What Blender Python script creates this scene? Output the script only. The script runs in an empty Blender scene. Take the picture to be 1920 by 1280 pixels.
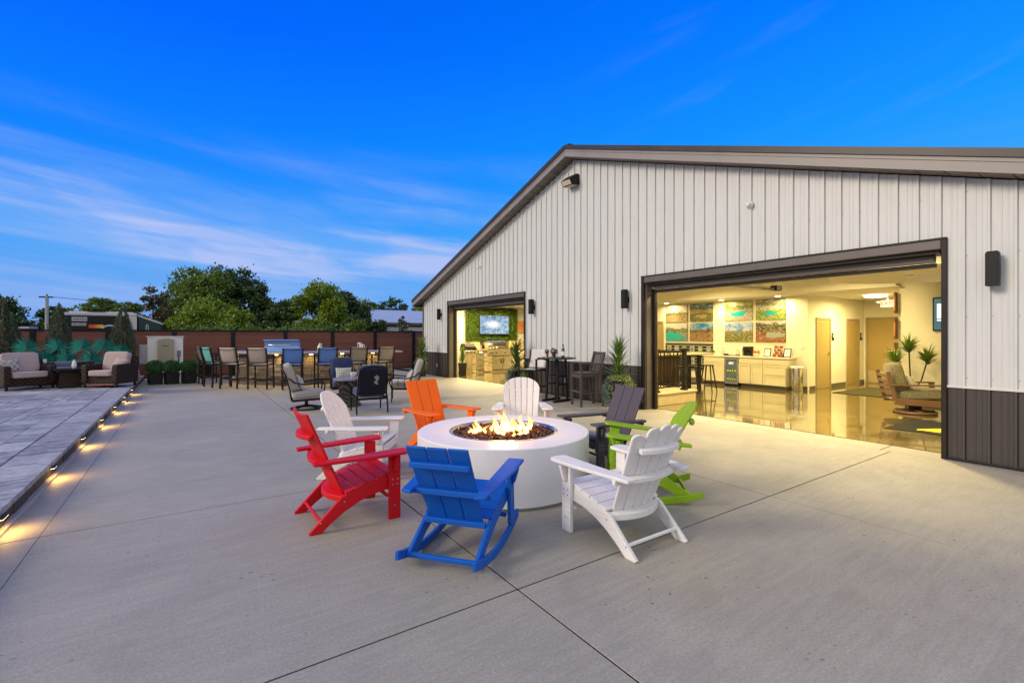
import bpy, bmesh, math, random
import numpy as np
from mathutils import Vector, Matrix
R = math.radians
PI = math.pi
random.seed(7)
rng = np.random.default_rng(7)
SC = bpy.context.scene
COL = SC.collection

# ------------------------------------------------------------------ camera
FWD = R(34.38)                       # heading of the lens, from +Y toward +X
cd = bpy.data.cameras.new('camera')
cam = bpy.data.objects.new('camera', cd)
COL.objects.link(cam)
cd.sensor_width = 36
cd.lens = 890 / 1920 * 36
cd.shift_y = -12 / 1920
cd.clip_start = .05
cd.clip_end = 1200
cam.location = (0, 0, 1.6)
cam.rotation_euler = (R(90), 0, -FWD)
SC.camera = cam

# ------------------------------------------------------------------ render / view
SC.render.engine = 'CYCLES'
cy = SC.cycles
cy.use_denoising = True
try:
    cy.denoiser = 'OPENIMAGEDENOISE'
except Exception:
    pass
cy.max_bounces = 6
cy.diffuse_bounces = 3
cy.glossy_bounces = 3
cy.transmission_bounces = 4
cy.transparent_max_bounces = 8
cy.caustics_reflective = False
cy.caustics_refractive = False
cy.sample_clamp_indirect = 4
SC.view_settings.view_transform = 'Standard'
SC.view_settings.look = 'None'
SC.view_settings.gamma = 1
SC.view_settings.exposure = 0.0
SC.view_settings.use_curve_mapping = False

# ------------------------------------------------------------------ world: dusk sky
SUN_EL, SUN_AZ = R(26), R(-76)      # glow of the sunset: low, from the left of the picture
W = bpy.data.worlds.new('World')
SC.world = W
W.use_nodes = True
nt = W.node_tree
nt.nodes.clear()
def wn(t, **k):
    n = nt.nodes.new(t)
    for a, b in k.items():
        setattr(n, a, b)
    return n
def lk(a, b):
    nt.links.new(a, b)
def wm(op, a, b=None, c=None, clamp=False):
    n = wn('ShaderNodeMath', operation=op, use_clamp=clamp)
    for i, v in enumerate((a, b, c)):
        if v is None:
            continue
        if hasattr(v, 'links'):
            lk(v, n.inputs[i])
        else:
            n.inputs[i].default_value = v
    return n.outputs[0]
def wdot(vec, d):
    n = wn('ShaderNodeVectorMath', operation='DOT_PRODUCT')
    lk(vec, n.inputs[0]); n.inputs[1].default_value = d
    return n.outputs['Value']
def wmix(f, a, b, mode='MIX'):
    n = wn('ShaderNodeMix', data_type='RGBA', blend_type=mode)
    if hasattr(f, 'links'): lk(f, n.inputs[0])
    else: n.inputs[0].default_value = f
    for i, v in ((6, a), (7, b)):
        if hasattr(v, 'links'): lk(v, n.inputs[i])
        else: n.inputs[i].default_value = (*v, 1)
    return n.outputs[2]
def wramp(f, stops, interp='EASE'):
    n = wn('ShaderNodeValToRGB')
    lk(f, n.inputs[0])
    cr = n.color_ramp
    cr.interpolation = interp
    while len(cr.elements) < len(stops):
        cr.elements.new(.5)
    for e, (p, c) in zip(cr.elements, stops):
        e.position = p
        e.color = (*c, 1) if len(c) == 3 else c
    return n.outputs[0]
tc = wn('ShaderNodeTexCoord')
nrm = wn('ShaderNodeVectorMath', operation='NORMALIZE')
lk(tc.outputs['Generated'], nrm.inputs[0])
D = nrm.outputs[0]
sep = wn('ShaderNodeSeparateXYZ'); lk(D, sep.inputs[0])
el = sep.outputs[2]
f3 = (math.sin(FWD), math.cos(FWD), 0)
r3 = (math.cos(FWD), -math.sin(FWD), 0)
df, dr = wdot(D, f3), wdot(D, r3)
base_l = wramp(el, [(0, (.17, .32, .78)), (.07, (.13, .37, .87)), (.16, (.05, .36, .96)), (.30, (.003, .22, 1.0)), (.5, (.0, .108, 1.0)), (.8, (.0, .06, .66))], 'LINEAR')
base_r = wramp(el, [(0, (.16, .44, .90)), (.10, (.10, .43, .96)), (.20, (.050, .40, .98)), (.34, (.008, .33, 1.0)), (.55, (.0, .21, 1.0)), (.8, (.0, .10, .70))], 'LINEAR')
rf = wm('MULTIPLY_ADD', dr, .62, .5, True)
base = wmix(rf, base_l, base_r)
# thin streaks of cloud on a level sheet high above
az = wm('ARCTAN2', dr, df)
def streak(sx, sy, tilt, scale, detail, lo, hi, seed, dist=.5):
    cb = wn('ShaderNodeCombineXYZ')
    lk(wm('MULTIPLY_ADD', az, sx, wm('MULTIPLY', el, 1.2)), cb.inputs[0])
    lk(wm('MULTIPLY_ADD', el, sy, wm('MULTIPLY', az, tilt)), cb.inputs[1])
    cb.inputs[2].default_value = seed
    n_ = wn('ShaderNodeTexNoise', noise_dimensions='3D')
    n_.inputs['Scale'].default_value = scale; n_.inputs['Detail'].default_value = detail
    n_.inputs['Roughness'].default_value = .55; n_.inputs['Distortion'].default_value = dist
    lk(cb.outputs[0], n_.inputs['Vector'])
    m_ = wn('ShaderNodeMapRange', interpolation_type='SMOOTHSTEP')
    lk(n_.outputs[0], m_.inputs[0]); m_.inputs[1].default_value = lo; m_.inputs[2].default_value = hi
    return m_.outputs[0]
broad = streak(1.0, 6.5, .35, 1.6, 4, .32, .60, 3.1)
thin = streak(1.5, 21, 1.5, 1.3, 6, .42, .66, 8.4, .35)
wisps = streak(1.2, 9, -2.2, 2.2, 6, .50, .78, 5.5, .3)
band = wramp(el, [(0, (.45,) * 3), (.06, (.75,) * 3), (.12, (1,) * 3), (.20, (.9,) * 3), (.27, (.35,) * 3), (.36, (.0,) * 3)], 'LINEAR')
side = wn('ShaderNodeMapRange', interpolation_type='SMOOTHSTEP')
lk(az, side.inputs[0]); side.inputs[1].default_value = .50; side.inputs[2].default_value = -.05
side.inputs[3].default_value = .25; side.inputs[4].default_value = 1.0
cl = wm('ADD', wm('MULTIPLY', broad, .42), wm('MULTIPLY', wm('MULTIPLY', thin, wm('MULTIPLY_ADD', broad, .7, .3)), .62), None, True)
cf = wm('MULTIPLY', wm('MULTIPLY', cl, band), side.outputs[0], None, True)
cf = wm('MAXIMUM', cf, wm('MULTIPLY', wisps, wm('MULTIPLY', wm('SUBTRACT', 1.0, side.outputs[0]), .08)))
brk = streak(2.6, 8, .8, 1.8, 5, .34, .60, 12.7, .6)
cf = wm('MULTIPLY', cf, wm('MULTIPLY_ADD', brk, .62, .50), None, True)
skyc = wmix(cf, base, (.42, .54, .92))
# unseen sky behind the lens, sunset side: pale fill added to offset the blue
neutral_fill = wn('ShaderNodeMapRange', interpolation_type='SMOOTHSTEP')
lk(wm('SUBTRACT', df, wm('MULTIPLY', el, .12)), neutral_fill.inputs[0])
neutral_fill.inputs[1].default_value = .50; neutral_fill.inputs[2].default_value = -.45
neutral_fill.inputs[3].default_value = 0; neutral_fill.inputs[4].default_value = 1
skyc = wmix(neutral_fill.outputs[0], skyc, (.83, .83, .86))
ns = wn('ShaderNodeTexSky', sky_type='NISHITA')
ns.sun_disc = False
ns.sun_elevation = SUN_EL; ns.sun_rotation = SUN_AZ
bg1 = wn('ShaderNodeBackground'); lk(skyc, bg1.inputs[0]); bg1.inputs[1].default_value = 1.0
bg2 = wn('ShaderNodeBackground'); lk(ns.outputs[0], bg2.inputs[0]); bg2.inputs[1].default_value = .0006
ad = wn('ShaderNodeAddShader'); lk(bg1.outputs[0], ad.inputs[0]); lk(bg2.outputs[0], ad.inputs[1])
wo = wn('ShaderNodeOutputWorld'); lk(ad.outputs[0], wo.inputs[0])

# soft warm light of the low sun's glow
sd = bpy.data.lights.new('sun', 'SUN')
sd.energy = 2.3
sd.angle = R(18)
sd.color = (1, .84, .64)
so = bpy.data.objects.new('sun', sd)
COL.objects.link(so)
sv = Vector((math.sin(SUN_AZ) * math.cos(SUN_EL), math.cos(SUN_AZ) * math.cos(SUN_EL), math.sin(SUN_EL)))
so.rotation_euler = sv.to_track_quat('Z', 'Y').to_euler()
so.location = (-20, 10, 20)

# ------------------------------------------------------------------ materials
MATS = {}
def srgb(r, g, b):
    f = lambda c: ((c / 255 + .055) / 1.055) ** 2.4 if c > 10 else c / 255 / 12.92
    return (f(r), f(g), f(b))
class NB:
    def __init__(s, name):
        s.m = bpy.data.materials.new(name); s.m.use_nodes = True
        s.t = s.m.node_tree; s.t.nodes.clear()
        s.out = s.t.nodes.new('ShaderNodeOutputMaterial')
    def n(s, t, **k):
        n = s.t.nodes.new(t)
        for a, b in k.items(): setattr(n, a, b)
        return n
    def l(s, a, b): s.t.links.new(a, b)
    def setv(s, sock, v):
        if hasattr(v, 'links'): s.l(v, sock)
        elif isinstance(v, tuple) and len(v) == 3 and sock.type == 'RGBA': sock.default_value = (*v, 1)
        else: sock.default_value = v
    def math(s, op, a, b=None, c=None, clamp=False):
        n = s.n('ShaderNodeMath', operation=op, use_clamp=clamp)
        for i, v in enumerate((a, b, c)):
            if v is not None: s.setv(n.inputs[i], v)
        return n.outputs[0]
    def mix(s, f, a, b, mode='MIX'):
        n = s.n('ShaderNodeMix', data_type='RGBA', blend_type=mode)
        s.setv(n.inputs[0], f); s.setv(n.inputs[6], a); s.setv(n.inputs[7], b)
        return n.outputs[2]
    def ramp(s, f, stops, interp='LINEAR'):
        n = s.n('ShaderNodeValToRGB'); s.l(f, n.inputs[0])
        cr = n.color_ramp; cr.interpolation = interp
        while len(cr.elements) < len(stops): cr.elements.new(.5)
        for e, (p, c) in zip(cr.elements, stops):
            e.position = p; e.color = (*c, 1) if isinstance(c, tuple) else (c, c, c, 1)
        return n.outputs[0]
    def coord(s, kind='Object', scale=(1, 1, 1), rot=(0, 0, 0)):
        mp = s.n('ShaderNodeMapping')
        if kind == 'World':
            g = s.n('ShaderNodeNewGeometry'); s.l(g.outputs['Position'], mp.inputs[0])
        else:
            g = s.n('ShaderNodeTexCoord'); s.l(g.outputs[kind], mp.inputs[0])
        mp.inputs['Scale'].default_value = scale; mp.inputs['Rotation'].default_value = rot
        return mp.outputs[0]
    def noise(s, vec, scale, detail=4, rough=.55, dist=0):
        n = s.n('ShaderNodeTexNoise'); s.l(vec, n.inputs['Vector'])
        n.inputs['Scale'].default_value = scale; n.inputs['Detail'].default_value = detail
        n.inputs['Roughness'].default_value = rough; n.inputs['Distortion'].default_value = dist
        return n.outputs[0]
    def bump(s, h, strength=.3, dist=.01):
        n = s.n('ShaderNodeBump'); s.l(h, n.inputs['Height'])
        n.inputs['Strength'].default_value = strength; n.inputs['Distance'].default_value = dist
        return n.outputs[0]
    def bsdf(s, col, rough=.6, metal=0, normal=None, **k):
        b = s.n('ShaderNodeBsdfPrincipled')
        s.setv(b.inputs['Base Color'], col); s.setv(b.inputs['Roughness'], rough); s.setv(b.inputs['Metallic'], metal)
        if normal is not None: s.l(normal, b.inputs['Normal'])
        for a, v in k.items(): s.setv(b.inputs[a.replace('_', ' ')], v)
        s.l(b.outputs[0], s.out.inputs[0])
        return b
def mat(name, col, rough=.6, metal=0, var=.12, vscale=6, bump=0, bscale=60, kind='Object', spec=None, per_obj=0, stretch=(1, 1, 1)):
    """plain material with gentle tonal variation, relief and dust"""
    if name in MATS: return MATS[name]
    b = NB(name)
    vec = b.coord(kind, stretch)
    nz = b.noise(vec, vscale, 5, .6)
    f = b.ramp(nz, [(.25, 0.0), (.75, 1.0)])
    lo = tuple(max(0, c * (1 - var)) for c in col); hi = tuple(min(1, c * (1 + var)) for c in col)
    c = b.mix(f, lo, hi)
    if per_obj:
        oi = b.n('ShaderNodeObjectInfo')
        hs = b.n('ShaderNodeHueSaturation')
        b.l(c, hs.inputs['Color'])
        b.l(b.math('MULTIPLY_ADD', oi.outputs['Random'], per_obj * 2, 1 - per_obj), hs.inputs['Value'])
        c = hs.outputs[0]
    nr = None
    if bump:
        nr = b.bump(b.noise(vec, bscale, 3, .6), bump, .004)
    r = b.math('MULTIPLY_ADD', nz, .16, rough - .08, True)
    bs = b.bsdf(c, r, metal, nr)
    if spec is None and max(col) < .1: spec = .22
    if spec is not None: bs.inputs['Specular IOR Level'].default_value = spec
    MATS[name] = b.m
    return b.m
def emis(name, col, strength):
    if name in MATS: return MATS[name]
    b = NB(name); e = b.n('ShaderNodeEmission'); b.setv(e.inputs[0], col); e.inputs[1].default_value = strength
    b.l(e.outputs[0], b.out.inputs[0]); MATS[name] = b.m
    return b.m

def concrete_mat():
    b = NB('broomed_concrete')
    w = b.coord('World')
    big = b.noise(w, .55, 5, .6, .4)
    mid = b.noise(b.coord('World', (1, 1, 1), (0, 0, .4)), 2.3, 6, .65, .3)
    strk = b.noise(b.coord('World', (.9, 9, 1)), 2.2, 4, .6)
    fine = b.noise(w, 62, 4, .75)
    c = b.mix(b.ramp(big, [(.3, 0.), (.72, 1.)]), (.285, .265, .215), (.405, .375, .305))
    c = b.mix(b.math('MULTIPLY', b.ramp(mid, [(.38, 0.), (.66, 1.)]), .5), c, (.28, .265, .235))
    c = b.mix(b.math('MULTIPLY', b.ramp(strk, [(.4, 0.), (.65, 1.)]), .22), c, (.48, .46, .42))
    oi = b.n('ShaderNodeObjectInfo')
    hs = b.n('ShaderNodeHueSaturation'); b.l(c, hs.inputs['Color'])
    b.l(b.math('MULTIPLY_ADD', oi.outputs['Random'], .07, .965), hs.inputs['Value'])
    c = hs.outputs[0]
    c = b.mix(b.math('MULTIPLY', b.ramp(fine, [(.36, 1.), (.52, 0.)]), .42), c, (.20, .18, .165))
    c = b.mix(b.math('MULTIPLY', b.ramp(fine, [(.55, 0.), (.70, 1.)]), .30), c, (.62, .58, .52))
    # small dark pits, thicker toward the near right of the slab
    vo = b.n('ShaderNodeTexVoronoi', feature='F1'); b.l(b.coord('World', (1, 1.6, 1)), vo.inputs['Vector']); vo.inputs['Scale'].default_value = 17
    pm = b.noise(w, .8, 3, .6)
    vs_ = b.n('ShaderNodeSeparateXYZ'); b.l(vo.outputs['Color'], vs_.inputs[0])
    pit = b.math('MULTIPLY', b.math('LESS_THAN', vo.outputs['Distance'], b.math('MULTIPLY_ADD', vs_.outputs[0], .46, -.20)), b.ramp(pm, [(.47, 0.), (.62, 1.)]))
    c = b.mix(b.math('MULTIPLY', pit, .75), c, (.08, .07, .065))
    # rare mottled stains
    st = b.noise(b.coord('World', (1, 1.5, 1), (0, 0, 1)), 1.1, 6, .7, 1.2)
    c = b.mix(b.math('MULTIPLY', b.ramp(st, [(.52, 0.), (.68, 1.)]), .30), c, (.24, .215, .185))
    broom = b.noise(b.coord('World', (6, 150, 1)), 1.0, 3, .6)
    h = b.math('ADD', b.math('MULTIPLY', broom, .5), b.math('MULTIPLY', fine, .5))
    b.bsdf(c, b.math('MULTIPLY_ADD', mid, .2, .52), 0, b.bump(h, .22, .004))
    MATS['concrete'] = b.m
    return b.m
M_CONC = concrete_mat()

def siding_mat(name, lo, hi, rough):
    b = NB(name)
    v = b.coord('World', (1, 3, .35))
    n = b.noise(v, 2.4, 5, .6)
    c = b.mix(n, lo, hi)
    dust = b.noise(b.coord('World', (1, 10, 1.2)), 1.5, 4, .6)
    c = b.mix(b.math('MULTIPLY', b.ramp(dust, [(.5, 0.), (.8, 1.)]), .25), c, tuple(x * .72 for x in lo))
    b.bsdf(c, rough, 0, b.bump(b.noise(b.coord('World', (1, 1, .6)), 3.5, 2), .05, .02), Specular_IOR_Level=.45)
    MATS[name] = b.m
    return b.m
M_SIDE = siding_mat('pale_painted_steel', (.545, .56, .565), (.62, .635, .64), .42)
M_WAIN = siding_mat('charcoal_painted_steel', (.042, .036, .035), (.060, .051, .050), .42)
M_TRIM = mat('brown_grey_trim', (.105, .090, .083), .4, 0, .12, 3, kind='World')
M_DARK = mat('dark_bronze_trim', (.022, .017, .015), .42, 0, .2, 4, kind='World')
M_ROOF = mat('dark_steel_roof', (.05, .045, .045), .35, .2, .15, 2, kind='World')
M_SOFF = mat('soffit_steel', (.16, .13, .12), .5, 0, .15, 3, kind='World')
M_BLACK = mat('black_powder_coat', (.012, .011, .012), .45, 0, .25, 9)
M_BRONZE = mat('dark_bronze_frame', (.022, .016, .014), .42, .2, .25, 9)
M_CREAM = mat('cream_plaster', (.76, .71, .55), .75, 0, .03, 2, .05, 40, kind='World')
M_CEIL = mat('ceiling_plaster', (.80, .77, .66), .8, 0, .03, 2, kind='World')
M_STEEL = mat('brushed_steel', (.62, .58, .50), .26, 1, .1, 12, stretch=(1, 1, 20))
M_CHROME = mat('polished_steel', (.7, .68, .64), .14, 1, .05, 5)
M_TANDOOR = mat('tan_door_paint', (.36, .26, .085), .45, 0, .05, 3)
M_TANTRIM = mat('tan_trim_paint', (.30, .24, .13), .5, 0, .05, 3)
M_CAB = mat('cream_cabinet_paint', (.62, .56, .38), .42, 0, .03, 3)
M_WHITE = mat('white_plastic', (.75, .75, .75), .45, 0, .04, 5)
M_STONETOP = mat('honed_stone_top', (.34, .29, .25), .35, 0, .25, 14, .1, 80)
M_BASEB = mat('dark_baseboard', (.10, .085, .055), .5, 0, .1, 4)

def poly_mat(name, col, rough=.5):
    """moulded recycled-plastic lumber: faint long grain, fine pores, scuffs"""
    b = NB(name)
    g = b.noise(b.coord('Object', (3, 60, 60)), 1.6, 4, .6)
    s_ = b.noise(b.coord('Object'), 5, 5, .65)
    c = b.mix(b.ramp(g, [(.3, 0.), (.7, 1.)]), tuple(x * .88 for x in col), tuple(min(1, x * 1.07) for x in col))
    c = b.mix(b.math('MULTIPLY', b.ramp(s_, [(.55, 0.), (.8, 1.)]), .15), c, tuple(x * .6 + .05 for x in col))
    b.bsdf(c, b.math('MULTIPLY_ADD', s_, .25, rough - .12), 0, b.bump(g, .12, .003), Specular_IOR_Level=.3)
    MATS[name] = b.m
    return b.m
P_RED = poly_mat('red_poly_lumber', (.62, .004, .010))
P_BLUE = poly_mat('blue_poly_lumber', (.003, .105, .52))
P_WHITE = poly_mat('white_poly_lumber', (.80, .78, .78))
P_ORANGE = poly_mat('orange_poly_lumber', (.90, .16, .006))
P_LIME = poly_mat('lime_poly_lumber', (.24, .42, .012))
P_SLATE = poly_mat('slate_poly_lumber', (.075, .066, .085))
P_GREYW = poly_mat('weathered_grey_lumber', (.085, .072, .068))

def fabric(name, col, col2=None, scale=220, rough=.9, pat=None):
    b = NB(name)
    w = b.n('ShaderNodeTexWave', wave_type='BANDS', bands_direction='X'); b.l(b.coord('Object'), w.inputs[0]); w.inputs['Scale'].default_value = scale / 4
    w2 = b.n('ShaderNodeTexWave', wave_type='BANDS', bands_direction='Z'); b.l(b.coord('Object'), w2.inputs[0]); w2.inputs['Scale'].default_value = scale / 4
    h = b.math('ADD', w.outputs[1], w2.outputs[1])
    nz = b.noise(b.coord('Object'), 7, 4, .6)
    c = b.mix(nz, tuple(x * .85 for x in col), tuple(min(1, x * 1.12) for x in col))
    if pat == 'trellis':
        v = b.coord('Object', (1, 1, 1), (0, 0, R(45)))
        ss = b.n('ShaderNodeSeparateXYZ'); b.l(b.coord('Object'), ss.inputs[0])
        a = b.math('SINE', b.math('MULTIPLY', b.math('ADD', ss.outputs[1], ss.outputs[2]), 70))
        d = b.math('SINE', b.math('MULTIPLY', b.math('SUBTRACT', ss.outputs[1], ss.outputs[2]), 70))
        m = b.math('LESS_THAN', b.math('ABSOLUTE', b.math('ADD', a, d)), .32)
        c = b.mix(m, c, col2)
    elif pat == 'diamond':
        ss = b.n('ShaderNodeSeparateXYZ'); b.l(b.coord('Object'), ss.inputs[0])
        a = b.math('ABSOLUTE', b.math('SINE', b.math('MULTIPLY', b.math('ADD', ss.outputs[1], b.math('MULTIPLY', ss.outputs[2], .8)), 26)))
        d = b.math('ABSOLUTE', b.math('SINE', b.math('MULTIPLY', b.math('SUBTRACT', ss.outputs[1], b.math('MULTIPLY', ss.outputs[2], .8)), 26)))
        m = b.math('GREATER_THAN', b.math('MINIMUM', a, d), .38)
        k = b.ramp(b.noise(b.coord('Object'), 9, 1), [(.42, col2), (.5, (.16, .13, .14)), (.58, (.22, .24, .30))], 'CONSTANT')
        c = b.mix(m, c, k)
    elif pat == 'fleck':
        f = b.noise(b.coord('Object', (1, 1, 1)), 55, 2, .6)
        c = b.mix(b.ramp(f, [(.42, 0.), (.58, 1.)]), c, col2)
    b.bsdf(c, rough, 0, b.bump(h, .25, .002), Sheen_Weight=.25)
    MATS[name] = b.m
    return b.m
F_NAVY = fabric('navy_canvas', (.014, .026, .10))
F_BEIGE = fabric('oatmeal_canvas', (.36, .33, .31))
F_TAUPE = fabric('pinkish_taupe_canvas', (.42, .32, .32))
F_TRELLIS = fabric('trellis_print_canvas', (.50, .48, .44), (.16, .16, .19), pat='trellis')
F_DIAMOND = fabric('diamond_print_canvas', (.46, .42, .38), (.30, .26, .26), pat='diamond')
F_OLIVE = fabric('olive_fleck_fabric', (.24, .21, .11), (.10, .09, .045), pat='fleck')
F_CREAMF = fabric('cream_pillow_fabric', (.62, .56, .42))
F_SL_BEIGE = fabric('beige_sling_mesh', (.40, .33, .29), rough=.7)
F_SL_BLUE = fabric('sky_blue_sling_mesh', (.10, .22, .60), rough=.7)
F_SL_TEAL = fabric('teal_sling_mesh', (.06, .38, .33), rough=.7)
F_SL_WHITE = fabric('white_sling_mesh', (.62, .60, .58), rough=.7)
F_SL_TAN = fabric('tan_sling_mesh', (.30, .25, .20), rough=.7)
F_SL_BLACK = fabric('charcoal_sling_mesh', (.03, .03, .035), rough=.7)
F_GREYBLUE = fabric('slate_blue_canvas', (.10, .12, .20))

def wicker(name, col):
    b = NB(name)
    v = b.coord('Object')
    ck = b.n('ShaderNodeTexBrick'); b.l(b.coord('Object', (1, 1, 1), (R(90), 0, 0)), ck.inputs[0])
    ck.inputs['Scale'].default_value = 12; ck.inputs['Mortar Size'].default_value = .03
    w1 = b.n('ShaderNodeTexWave', bands_direction='Z'); b.l(v, w1.inputs[0]); w1.inputs['Scale'].default_value = 8; w1.inputs['Distortion'].default_value = 2.5; w1.inputs['Detail Scale'].default_value = 6
    w2 = b.n('ShaderNodeTexWave', bands_direction='DIAGONAL'); b.l(v, w2.inputs[0]); w2.inputs['Scale'].default_value = 6; w2.inputs['Distortion'].default_value = 1.5
    h = b.math('MULTIPLY', w1.outputs[1], w2.outputs[1])
    c = b.mix(h, tuple(x * .2 for x in col), tuple(x * 2.1 for x in col))
    b.bsdf(c, .6, 0, b.bump(h, .9, .012), Specular_IOR_Level=.25)
    MATS[name] = b.m
    return b.m
M_WICK = wicker('dark_brown_wicker', (.045, .026, .018))
M_WICKG = wicker('grey_wicker', (.10, .085, .075))

def leafmat(name, a, c, rough=.5, trans=.25):
    b = NB(name)
    g = b.n('ShaderNodeNewGeometry')
    col = b.mix(g.outputs['Random Per Island'], a, c)
    n = b.noise(b.coord('World'), .9, 3)
    col = b.mix(b.math('MULTIPLY', n, .6), col, tuple((x + y) * .30 for x, y in zip(a, c)))
    bs = b.bsdf(col, rough)
    tr = b.n('ShaderNodeBsdfTranslucent'); b.l(col, tr.inputs[0])
    ms = b.n('ShaderNodeMixShader'); ms.inputs[0].default_value = trans
    b.l(bs.outputs[0], ms.inputs[1]); b.l(tr.outputs[0], ms.inputs[2]); b.l(ms.outputs[0], b.out.inputs[0])
    MATS[name] = b.m
    return b.m
L_TREE = leafmat('broad_leaves_green', (.06, .12, .018), (.23, .34, .04))
L_TREED = leafmat('broad_leaves_dark', (.026, .06, .022), (.10, .165, .036))
L_TREEB = leafmat('broad_leaves_bright', (.09, .17, .012), (.32, .44, .03))
L_TREEP = leafmat('plum_tinted_leaves', (.09, .06, .045), (.12, .13, .05))
L_JUN = leafmat('juniper_needles', (.035, .055, .03), (.16, .19, .10))
L_SPIKE = leafmat('yucca_blades', (.04, .10, .02), (.16, .28, .04), .35)
L_SPIKEB = leafmat('bright_dracaena_blades', (.10, .19, .02), (.22, .33, .04), .35)
L_TEAL = leafmat('teal_palm_fronds', (.006, .16, .12), (.03, .42, .31), .5)
L_VINE = leafmat('trailing_pale_leaves', (.12, .18, .06), (.45, .52, .18))
L_VINEB = leafmat('blue_green_trailing_leaves', (.06, .12, .09), (.22, .34, .25))
L_BOX = leafmat('boxwood_leaves', (.025, .09, .03), (.12, .32, .09))
L_WALLG = leafmat('hedge_panel_leaves', (.03, .08, .01), (.20, .30, .03))
M_BARK = mat('tree_bark', (.05, .038, .028), .9, 0, .3, 8, .6, 30)
M_SOIL = mat('dark_potting_soil', (.03, .022, .016), .95, 0, .3, 30)
M_POT = mat('charcoal_resin_pot', (.020, .020, .023), .5, 0, .25, 12, .2, 60)
M_TERRA = mat('terracotta', (.26, .07, .03), .8, 0, .15, 8)

# ------------------------------------------------------------------ mesh building helpers
class MB:
    def __init__(s):
        s.v = []; s.f = []
    def add(s, vs, fs):
        o = len(s.v)
        s.v += [tuple(p) for p in vs]
        s.f += [tuple(i + o for i in f) for f in fs]
        return s
    def box(s, c, d, rot=None, taper=None):
        x, y, z = (k / 2 for k in d)
        P = [Vector((sx * x, sy * y, sz * z)) for sz in (-1, 1) for sy in (-1, 1) for sx in (-1, 1)]
        if taper:
            for p in P[4:]: p.x *= taper; p.y *= taper
        if rot is not None: P = [rot @ p for p in P]
        c = Vector(c)
        return s.add([p + c for p in P], [(0, 2, 3, 1), (4, 5, 7, 6), (0, 1, 5, 4), (2, 6, 7, 3), (0, 4, 6, 2), (1, 3, 7, 5)])
    def b2(s, x0, x1, y0, y1, z0, z1):
        return s.box(((x0 + x1) / 2, (y0 + y1) / 2, (z0 + z1) / 2), (abs(x1 - x0), abs(y1 - y0), abs(z1 - z0)))
    def bar(s, p0, p1, w, h, up=(0, 0, 1), w1=None):
        p0, p1 = Vector(p0), Vector(p1)
        d = (p1 - p0).normalized(); up = Vector(up)
        if abs(d.dot(up)) > .98: up = Vector((1, 0, 0))
        a = d.cross(up).normalized(); b = a.cross(d).normalized()
        w1 = w if w1 is None else w1
        vs = []
        for p, ww in ((p0, w), (p1, w1)):
            for i, j in ((-1, -1), (1, -1), (1, 1), (-1, 1)):
                vs.append(p + a * (i * ww / 2) + b * (j * h / 2))
        return s.add(vs, [(3, 2, 1, 0), (4, 5, 6, 7), (0, 1, 5, 4), (1, 2, 6, 5), (2, 3, 7, 6), (3, 0, 4, 7)])
    def tube(s, pts, r, n=8, closed=False):
        pts = [Vector(p) for p in pts]
        rs = r if isinstance(r, (list, tuple)) else [r] * len(pts)
        L = len(pts); vs = []; fs = []; ref = None
        for i, p in enumerate(pts):
            if closed: d = pts[(i + 1) % L] - pts[i - 1]
            else: d = pts[min(i + 1, L - 1)] - pts[max(i - 1, 0)]
            d.normalize()
            if ref is None:
                ref = Vector((0, 0, 1)) if abs(d.z) < .9 else Vector((1, 0, 0))
            a = d.cross(ref).normalized(); b = a.cross(d).normalized(); ref = b
            for k in range(n):
                t = 2 * PI * k / n
                vs.append(p + a * (math.cos(t) * rs[i]) + b * (math.sin(t) * rs[i]))
        m = L if closed else L - 1
        for i in range(m):
            j = (i + 1) % L
            for k in range(n):
                k2 = (k + 1) % n
                fs.append((i * n + k, i * n + k2, j * n + k2, j * n + k))
        if not closed:
            fs.append(tuple(reversed(range(n)))); fs.append(tuple((L - 1) * n + k for k in range(n)))
        return s.add(vs, fs)
    def lathe(s, prof, n=32, c=(0, 0, 0), cap0=True, cap1=True, sx=1, sy=1):
        vs = []; fs = []; L = len(prof)
        for r, z in prof:
            for k in range(n):
                t = 2 * PI * k / n
                vs.append((c[0] + r * math.cos(t) * sx, c[1] + r * math.sin(t) * sy, c[2] + z))
        for i in range(L - 1):
            for k in range(n):
                k2 = (k + 1) % n
                fs.append((i * n + k, i * n + k2, (i + 1) * n + k2, (i + 1) * n + k))
        if cap0: fs.append(tuple(reversed(range(n))))
        if cap1: fs.append(tuple((L - 1) * n + k for k in range(n)))
        return s.add(vs, fs)
    def prism(s, poly, a, b, M=None):
        """poly: list of (u,w); extruded along the middle axis from a to b: (u, t, w)"""
        n = len(poly)
        vs = [Vector((p[0], a, p[1])) for p in poly] + [Vector((p[0], b, p[1])) for p in poly]
        if M is not None: vs = [M @ p for p in vs]
        fs = [tuple(range(n)), tuple(reversed(range(n, 2 * n)))]
        for i in range(n):
            j = (i + 1) % n
            fs.append((i, i + n, j + n, j))
        return s.add(vs, fs)
    def tri_fix(s): return s
    def build(s, name, m, parent=None, bevel=0, smooth=False, seg=2):
        me = bpy.data.meshes.new(name)
        me.from_pydata(s.v, [], s.f)
        bm = bmesh.new(); bm.from_mesh(me); bmesh.ops.recalc_face_normals(bm, faces=bm.faces); bm.to_mesh(me); bm.free()
        if m is not None: me.materials.append(m)
        if smooth:
            me.polygons.foreach_set('use_smooth', [True] * len(me.polygons))
        o = bpy.data.objects.new(name, me)
        COL.objects.link(o)
        if parent is not None: o.parent = parent
        if bevel:
            bv = o.modifiers.new('bevel', 'BEVEL'); bv.width = bevel; bv.segments = seg; bv.limit_method = 'ANGLE'; bv.angle_limit = R(35)
            bv.harden_normals = False
        return o
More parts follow.
